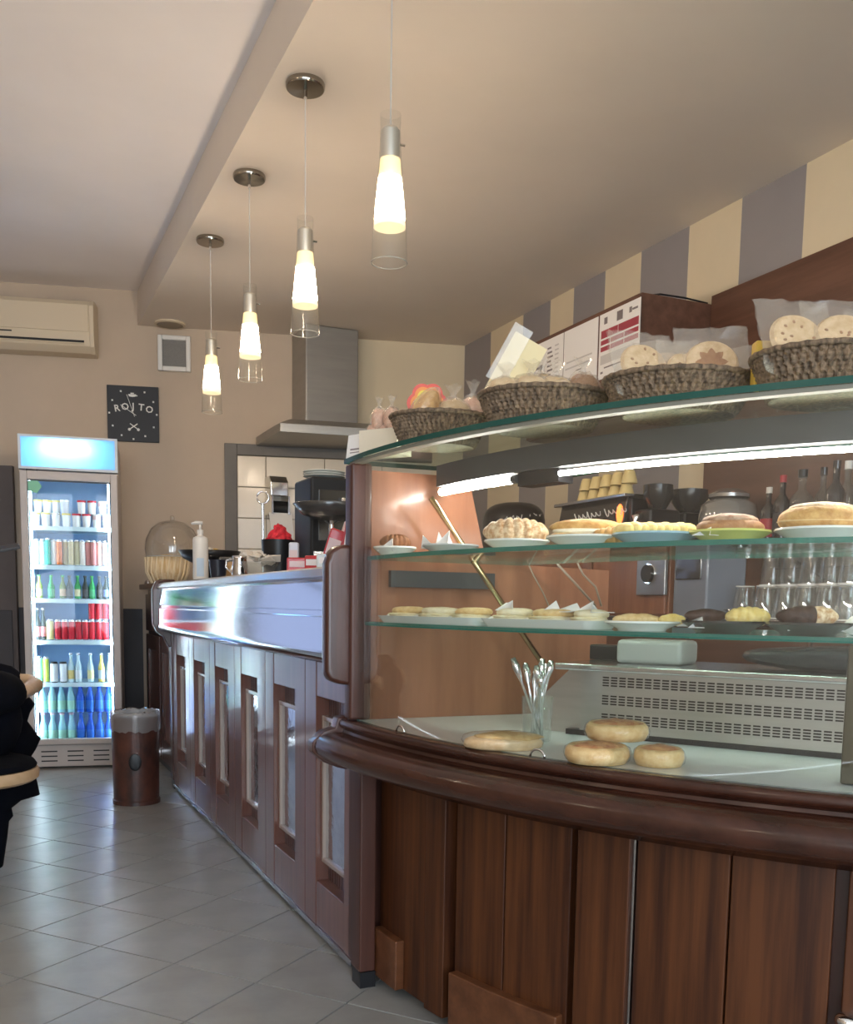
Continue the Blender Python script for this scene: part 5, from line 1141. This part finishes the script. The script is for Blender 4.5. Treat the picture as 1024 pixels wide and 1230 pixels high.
# big glass jar
p = rw(873, 640, 2.95)
t = T('glass_jar', 'big round glass jar beside the bottles', 'jar', (2.95, p.y, 1.3105)); rr = .125
P('jar', MB().shell([(0, .004), (.08, .004), (.115, .05), (rr, .13), (.115, .19), (.08, .225), (.083, .228), (.12, .19), (rr + .004, .13), (.12, .045), (.085, 0), (0, 0)], 36), thinglass('jar_glass', (.85, .85, .84), 2.6, .05, .28, (.86, .84, .80)), t, smooth=True)
P('lid', MB().lathe([(0, .226), (.088, .226), (.088, .24), (.05, .262), (0, .267)], 30), mat('jar_lid', (.36, .34, .32), .2, .6), t, smooth='angle')
P('candies', MB().blob((0, 0, .06), (.095, .095, .055), 0, 18, 8, .1, 301), mat('jar_candy', (.55, .5, .45), .5, var=.5, vscale=(60, 60, 60)), t, smooth=True, kind='stuff')
# bottles
def liquor(px, h, r, glass, labc, capc, label, x=2.97, neck=.35):
    p = rw(px, 640, x)
    t = T('liquor_bottle', label, 'bottle', (x, p.y, 1.3105), 0, 'bottles on the back shelf')
    nk = r * neck
    P('glass', MB().lathe([(0, 0), (r, .003), (r, h * .58), (r * .9, h * .64), (nk, h * .74), (nk, h * .92), (0, h * .92)], 20), glass, t, smooth='angle')
    P('label', MB().shell([(r + .0008, h * .18), (r + .0008, h * .48)], 20), labc, t, smooth=True)
    P('cap', MB().lathe([(0, h * .90), (nk * 1.15, h * .90), (nk * 1.15, h), (0, h)], 14), capc, t, smooth='angle')
Gd = mat('bottle_dark', (.02, .012, .012), .08, coat=.5); Gc = thinglass('bottle_clear', (.80, .82, .80), 1.3, .03, .07, (.9, .9, .85)); Ga = mat('bottle_amber', (.20, .09, .03), .1, coat=.4)
Rl, Wl, Gl, Dl = mat('label_red', (.4, .03, .04), .5), mat('label_white', (.72, .66, .58), .6), mat('label_gold', (.5, .38, .16), .4), mat('label_dark', (.04, .03, .03), .5)
liquor(921, .25, .032, Gd, Rl, Wl, 'dark bottle with a red label and pale cap next to the glass jar')
liquor(937, .29, .034, Gd, Dl, Rl, 'tall dark bottle with a red cap')
liquor(960, .30, .046, Gc, Wl, M_black, 'broad clear bottle with a large white label')
liquor(985, .31, .034, Gc, Wl, Gd, 'slim clear bottle with a small white label', 3.045)
liquor(1000, .30, .036, Gd, Gl, Gd, 'dark bottle with a gold label behind the doughnut', 2.90)
liquor(1014, .32, .036, Gc, Dl, M_white, 'clear bottle with a white cap and dark label', 3.045)
liquor(1036, .30, .038, Ga, Gl, M_black, 'amber bottle at the end of the row')
# upside-down glasses on the back counter
gl0 = None
def glassware(px, x, z_, h, r, label, grp):
    global gl0
    p = rw(px, 700, x); loc = (x, p.y, z_)
    if gl0 is None:
        gl0 = T('tumbler', label, 'glass', loc, 0, grp)
        P('wall', MB().shell([(r, 0), (r * .97, h * .3), (r * .74, h), (0, h), (0, h - .006), (r * .70, h - .006), (r * .92, h * .3), (r * .95, 0), (r, 0)], 20), thinglass('tumbler_glass', (.97, .97, .96), 1.8, .03, .04, (1, .97, .92)), gl0, smooth='angle')
        P('rim', MB().tube([(r * .98 * math.cos(2 * PI * k / 20), r * .98 * math.sin(2 * PI * k / 20), .0025) for k in range(21)], .0022, 5, caps=False), mat('painted_glint', (.88, .87, .83), .2), gl0)  # opaque pale rings: glints on the glass edges put into the colour
        P('base_glint', MB().tube([(r * .74 * math.cos(2 * PI * k / 20), r * .74 * math.sin(2 * PI * k / 20), h - .002) for k in range(21)], .002, 5, caps=False), mat('painted_glint', (.88, .87, .83), .2), gl0)
    else: dup(gl0, loc, label=label, group=grp)
for k in range(7): glassware(895 + k * 25, 2.68, 1.0205, .125, .046, 'upturned clear tumbler in the front row on the back counter', 'tumblers, front row')
for k in range(6): glassware(922 + k * 22, 2.84, 1.0205, .125, .046, 'upturned clear tumbler in the rear row on the back counter', 'tumblers, rear row')
for k in range(5): glassware(926 + k * 24, 2.84, 1.150, .125, .046, 'upturned clear tumbler stacked on the rear row', 'tumblers, stacked')
p = rw(885, 700, 2.60); S('saucer_stack', MB().lathe([(0, 0), (.03, 0), (.05, .01), (.03, .012), (.05, .022), (.03, .024), (.05, .034), (0, .036)], 22), M_chrome, 'small stack of steel saucers beside the tumblers', 'saucers', (2.60, p.y, 1.0205), None, smooth='angle')
# crinkled clear bag behind the croissant
p = Wp(612, 640, x=2.30); 
kt = T('tall_machine', 'dark rounded machine behind the sugared croissant', 'machine', (2.75, 4.98, ZP))
P('body', MB().blob((0, 0, .16), (.17, .22, .17), 0, 24, 14, 0, 0, .6, .94), M_black, kt, smooth=True)
rnd = random.Random(44)
for k in range(9):
    a0 = -2.15 + rnd.uniform(-.5, .5); z0 = .12 + .2 * rnd.random(); pts = []
    for i in range(7):
        a = a0 + .09 * i * (1 if k % 2 else .6); zz_ = z0 + .02 * math.sin(i * 2.3 + k); e = (1 - abs((zz_ - .16) / .17) ** 3.0) ** .5 if abs(zz_ - .16) < .165 else .3
        pts.append((.178 * math.cos(a) * max(.5, e), .228 * math.sin(a) * max(.5, e), zz_))
    P('white_scrawl', MB().tube(pts, .003, 4), mat('scrawl', (.7, .68, .64), .5), kt)

# wall cupboard with notices
wc = T('wall_cupboard', 'dark wooden wall cupboard with three paper notices', 'cupboard', (2.708, 3.79, 1.95))
ypf = Wp(640, 412, x=2.708).y
P('carcass', MB().box(2.722, XR - .005, 3.79, ypf + .05, 1.95, 2.467), W_cab, wc, True, bevel=.004)
P('door', MB().box(2.708, 2.722, 3.792, (3.79 + ypf) / 2, 1.955, 2.46), W_cab, wc, True, bevel=.002)
P('door', MB().box(2.708, 2.722, (3.79 + ypf) / 2 + .004, ypf + .048, 1.955, 2.46), W_cab, wc, True, bevel=.002)
S('wire', MB().tube([(2.76, 3.86, 2.471), (2.86, 3.84, 2.49), (2.98, 3.82, 2.485), (3.10, 3.80, 2.471)], .004, 6), M_black, 'thin black cable lying on top of the wall cupboard', 'cable', smooth=True)
M_gr = mat('print_dark', (.20, .17, .17), .7); M_redp = mat('print_red', (.36, .05, .07), .6); M_lg = mat('print_pale', (.55, .52, .50), .7)
def notice(pxa, pxb, ytopa, label, lines):
    A = Wp(pxa, 430, x=2.707).y; B = Wp(pxb, 430, x=2.707).y; zt_ = 2.44; H = .30
    t = T('paper_notice', label, 'notice', (2.707, A, zt_ - H), 0, 'notices on the wall cupboard')
    P('sheet', MB().box(2.7055, 2.7075, B, A, zt_ - H, zt_), M_paper, t, True)
    for nm, m_, u0, u1, v0, v1 in lines:        # u from the far edge, v from the top
        P(nm, MB().box(2.7045, 2.7056, A + (B - A) * u1, A + (B - A) * u0, zt_ - H * v1, zt_ - H * v0), m_, t, True)
lst = [('text_line', M_gr, .50, .62 + .03 * (k % 3), .14 + k * .075, .17 + k * .075) for k in range(10)] + [('text_line', M_lg, .74, .86, .14 + k * .075, .165 + k * .075) for k in range(9)] + [('drawing', M_gr, .08, .34, .40, .44), ('drawing', M_gr, .26, .34, .38, .66), ('drawing', M_gr, .14, .34, .72, .76)]
notice(640, 676, 0, 'white notice with two columns of small print and a sketch', lst)
lst = [('text_line', M_lg, .10, .85, .52, .545), ('text_line', M_lg, .06, .85, .62, .645), ('text_line', M_gr, .40, .55, .70, .72), ('text_line', M_gr, .28, .64, .79, .825), ('text_line', M_lg, .62, .86, .90, .92)]
notice(677, 717, 0, 'plain white notice with a few centred lines', lst)
lst = [('logo', M_gr, .12, .20, .07, .17), ('logo', M_gr, .44, .58, .06, .20), ('logo', M_gr, .74, .80, .08, .16), ('logo', M_gr, .81, .94, .11, .14), ('red_cell', M_redp, .05, .47, .26, .38), ('red_cell', M_redp, .485, .97, .26, .38), ('red_cell', M_redp, .05, .28, .41, .48), ('red_cell', M_redp, .30, .62, .41, .48), ('red_cell', M_redp, .64, .97, .41, .48), ('red_cell', M_redp, .05, .28, .51, .58), ('red_cell', M_redp, .30, .62, .51, .58), ('red_cell', M_redp, .64, .97, .51, .58), ('grey_block', M_lg, .05, .90, .64, .78), ('text_line', M_gr, .15, .60, .83, .85), ('text_line', M_gr, .06, .12, .89, .92)]
notice(719, 767, 0, 'white notice with a dark red table and three logos', lst)

# ------------------------------------------------------------------ chair with a coat at the room's near side
ch_ = T('wooden_chair', 'light bentwood chair with a navy coat over its back', 'chair', (-.10, 3.70, 0), 0)
P('seat', MB().lathe([(0, .420), (.225, .420), (.24, .430), (.243, .452), (.236, .466), (0, .462)], 40), W_chair, ch_, smooth='angle')
for x_, y_ in ((-.14, -.14), (.05, -.15), (-.14, .15), (.05, .15)): P('leg', MB().tube([(x_, y_, .44), (x_ * 1.25 - .02, y_ * 1.2, 0)], [.018, .013], 10), W_chair, ch_, smooth='angle')
P('back_rail', MB().tube([(.13, -.16, .705), (.185, 0, .72), (.243, .165, .738), (.225, .25, .745), (.15, .30, .75), (0, .32, .75), (-.15, .30, .75), (-.225, .25, .745), (-.243, .165, .738), (-.185, 0, .72)], [.02, .024, .028, .028, .025, .024, .025, .028, .026, .02], 12), W_chair, ch_, smooth=True)
for x_ in (-.15, .06): P('back_post', MB().tube([(x_, .20, .44), (x_ * 1.1, .305, .75)], .013, 10), W_chair, ch_, smooth=True)
# coat: folds hung over the back rail
M_coat = mat('navy_cloth', (.003, .0036, .007), .95, spec=.15, var=.3, vscale=(6, 6, 6), bump=.6, bscale=18)
outl = [(793, 6), (800, 14), (806, 22), (812, 28), (820, 33), (832, 30), (840, 38), (846, 42), (856, 36), (866, 33), (877, 41), (887, 49), (900, 43), (908, 38), (925, 41), (940, 45), (954, 48), (960, 27), (970, 14), (980, 16), (986, 11), (1005, 9), (1039, 4)]
nb = 28; vs = []; rnd = random.Random(12); ph = [rnd.uniform(0, 6) for _ in range(8)]
for i, (py, px) in enumerate(outl):
    q = Wp(px, py, y=3.98); c0x = -.10; rx = max(.03, q.x - c0x); ry = .10 if i > 3 else .05 + .015 * i
    if i == 0: rx *= .6
    for k in range(nb):
        a = 2 * PI * k / nb; wv_ = 1 + (.10 * math.sin(5 * a + ph[0]) + .06 * math.sin(9 * a + ph[1] + i * .3)) * (0.1 + .9 * (abs(math.sin(a)) ** 1.0))
        vs.append((c0x + rx * math.cos(a) * (wv_ if math.cos(a) < .7 else 1), 3.98 + ry * math.sin(a) * wv_, q.z))
fs = [(i * nb + k, i * nb + (k + 1) % nb, (i + 1) * nb + (k + 1) % nb, (i + 1) * nb + k) for i in range(len(outl) - 1) for k in range(nb)]
fs += [tuple(range(nb)), tuple((len(outl) - 1) * nb + k for k in range(nb))[::-1]]
cm = MB().add(vs, fs)
cm.blob((-.10, 3.71, .472), (.240, .240, .035), 0, 28, 10, .02, 5, .8, .2)                    # lap spread over the seat
cm.blob((.01, 3.60, .735), (.085, .16, .075), -.35, 18, 12, .05, 8)                            # sleeve thrown over the arm of the back
cm.blob((-.06, 3.78, .62), (.15, .16, .17), 0, 20, 12, .06, 9)
S('coat', cm, M_coat, 'dark navy coat hanging in folds over the wooden chair', 'coat', smooth='angle')
# dark stand whose tilted plate pokes into view by the fridge
q = Wp(6, 668, y=5.2)
t = T('menu_stand', 'dark metal stand with a tilted plate near the drinks fridge', 'stand', (q.x - .17, 5.2, 0))
P('base', MB().lathe([(0, 0), (.09, 0), (.09, .012), (.02, .02), (0, .02)], 24), M_black, t, smooth='angle')
P('pole', MB().tube([(0, 0, .02), (0, 0, q.z - .03)], .012, 10), M_dgrey, t)
P('plate', MB().box(-.12, .24, -.10, .10, -.008, .008).xform(Matrix.Translation((0, 0, q.z)) @ Matrix.Rotation(-.22, 4, 'Y') @ Matrix.Rotation(.12, 4, 'X')), M_dgrey, t, bevel=.003)
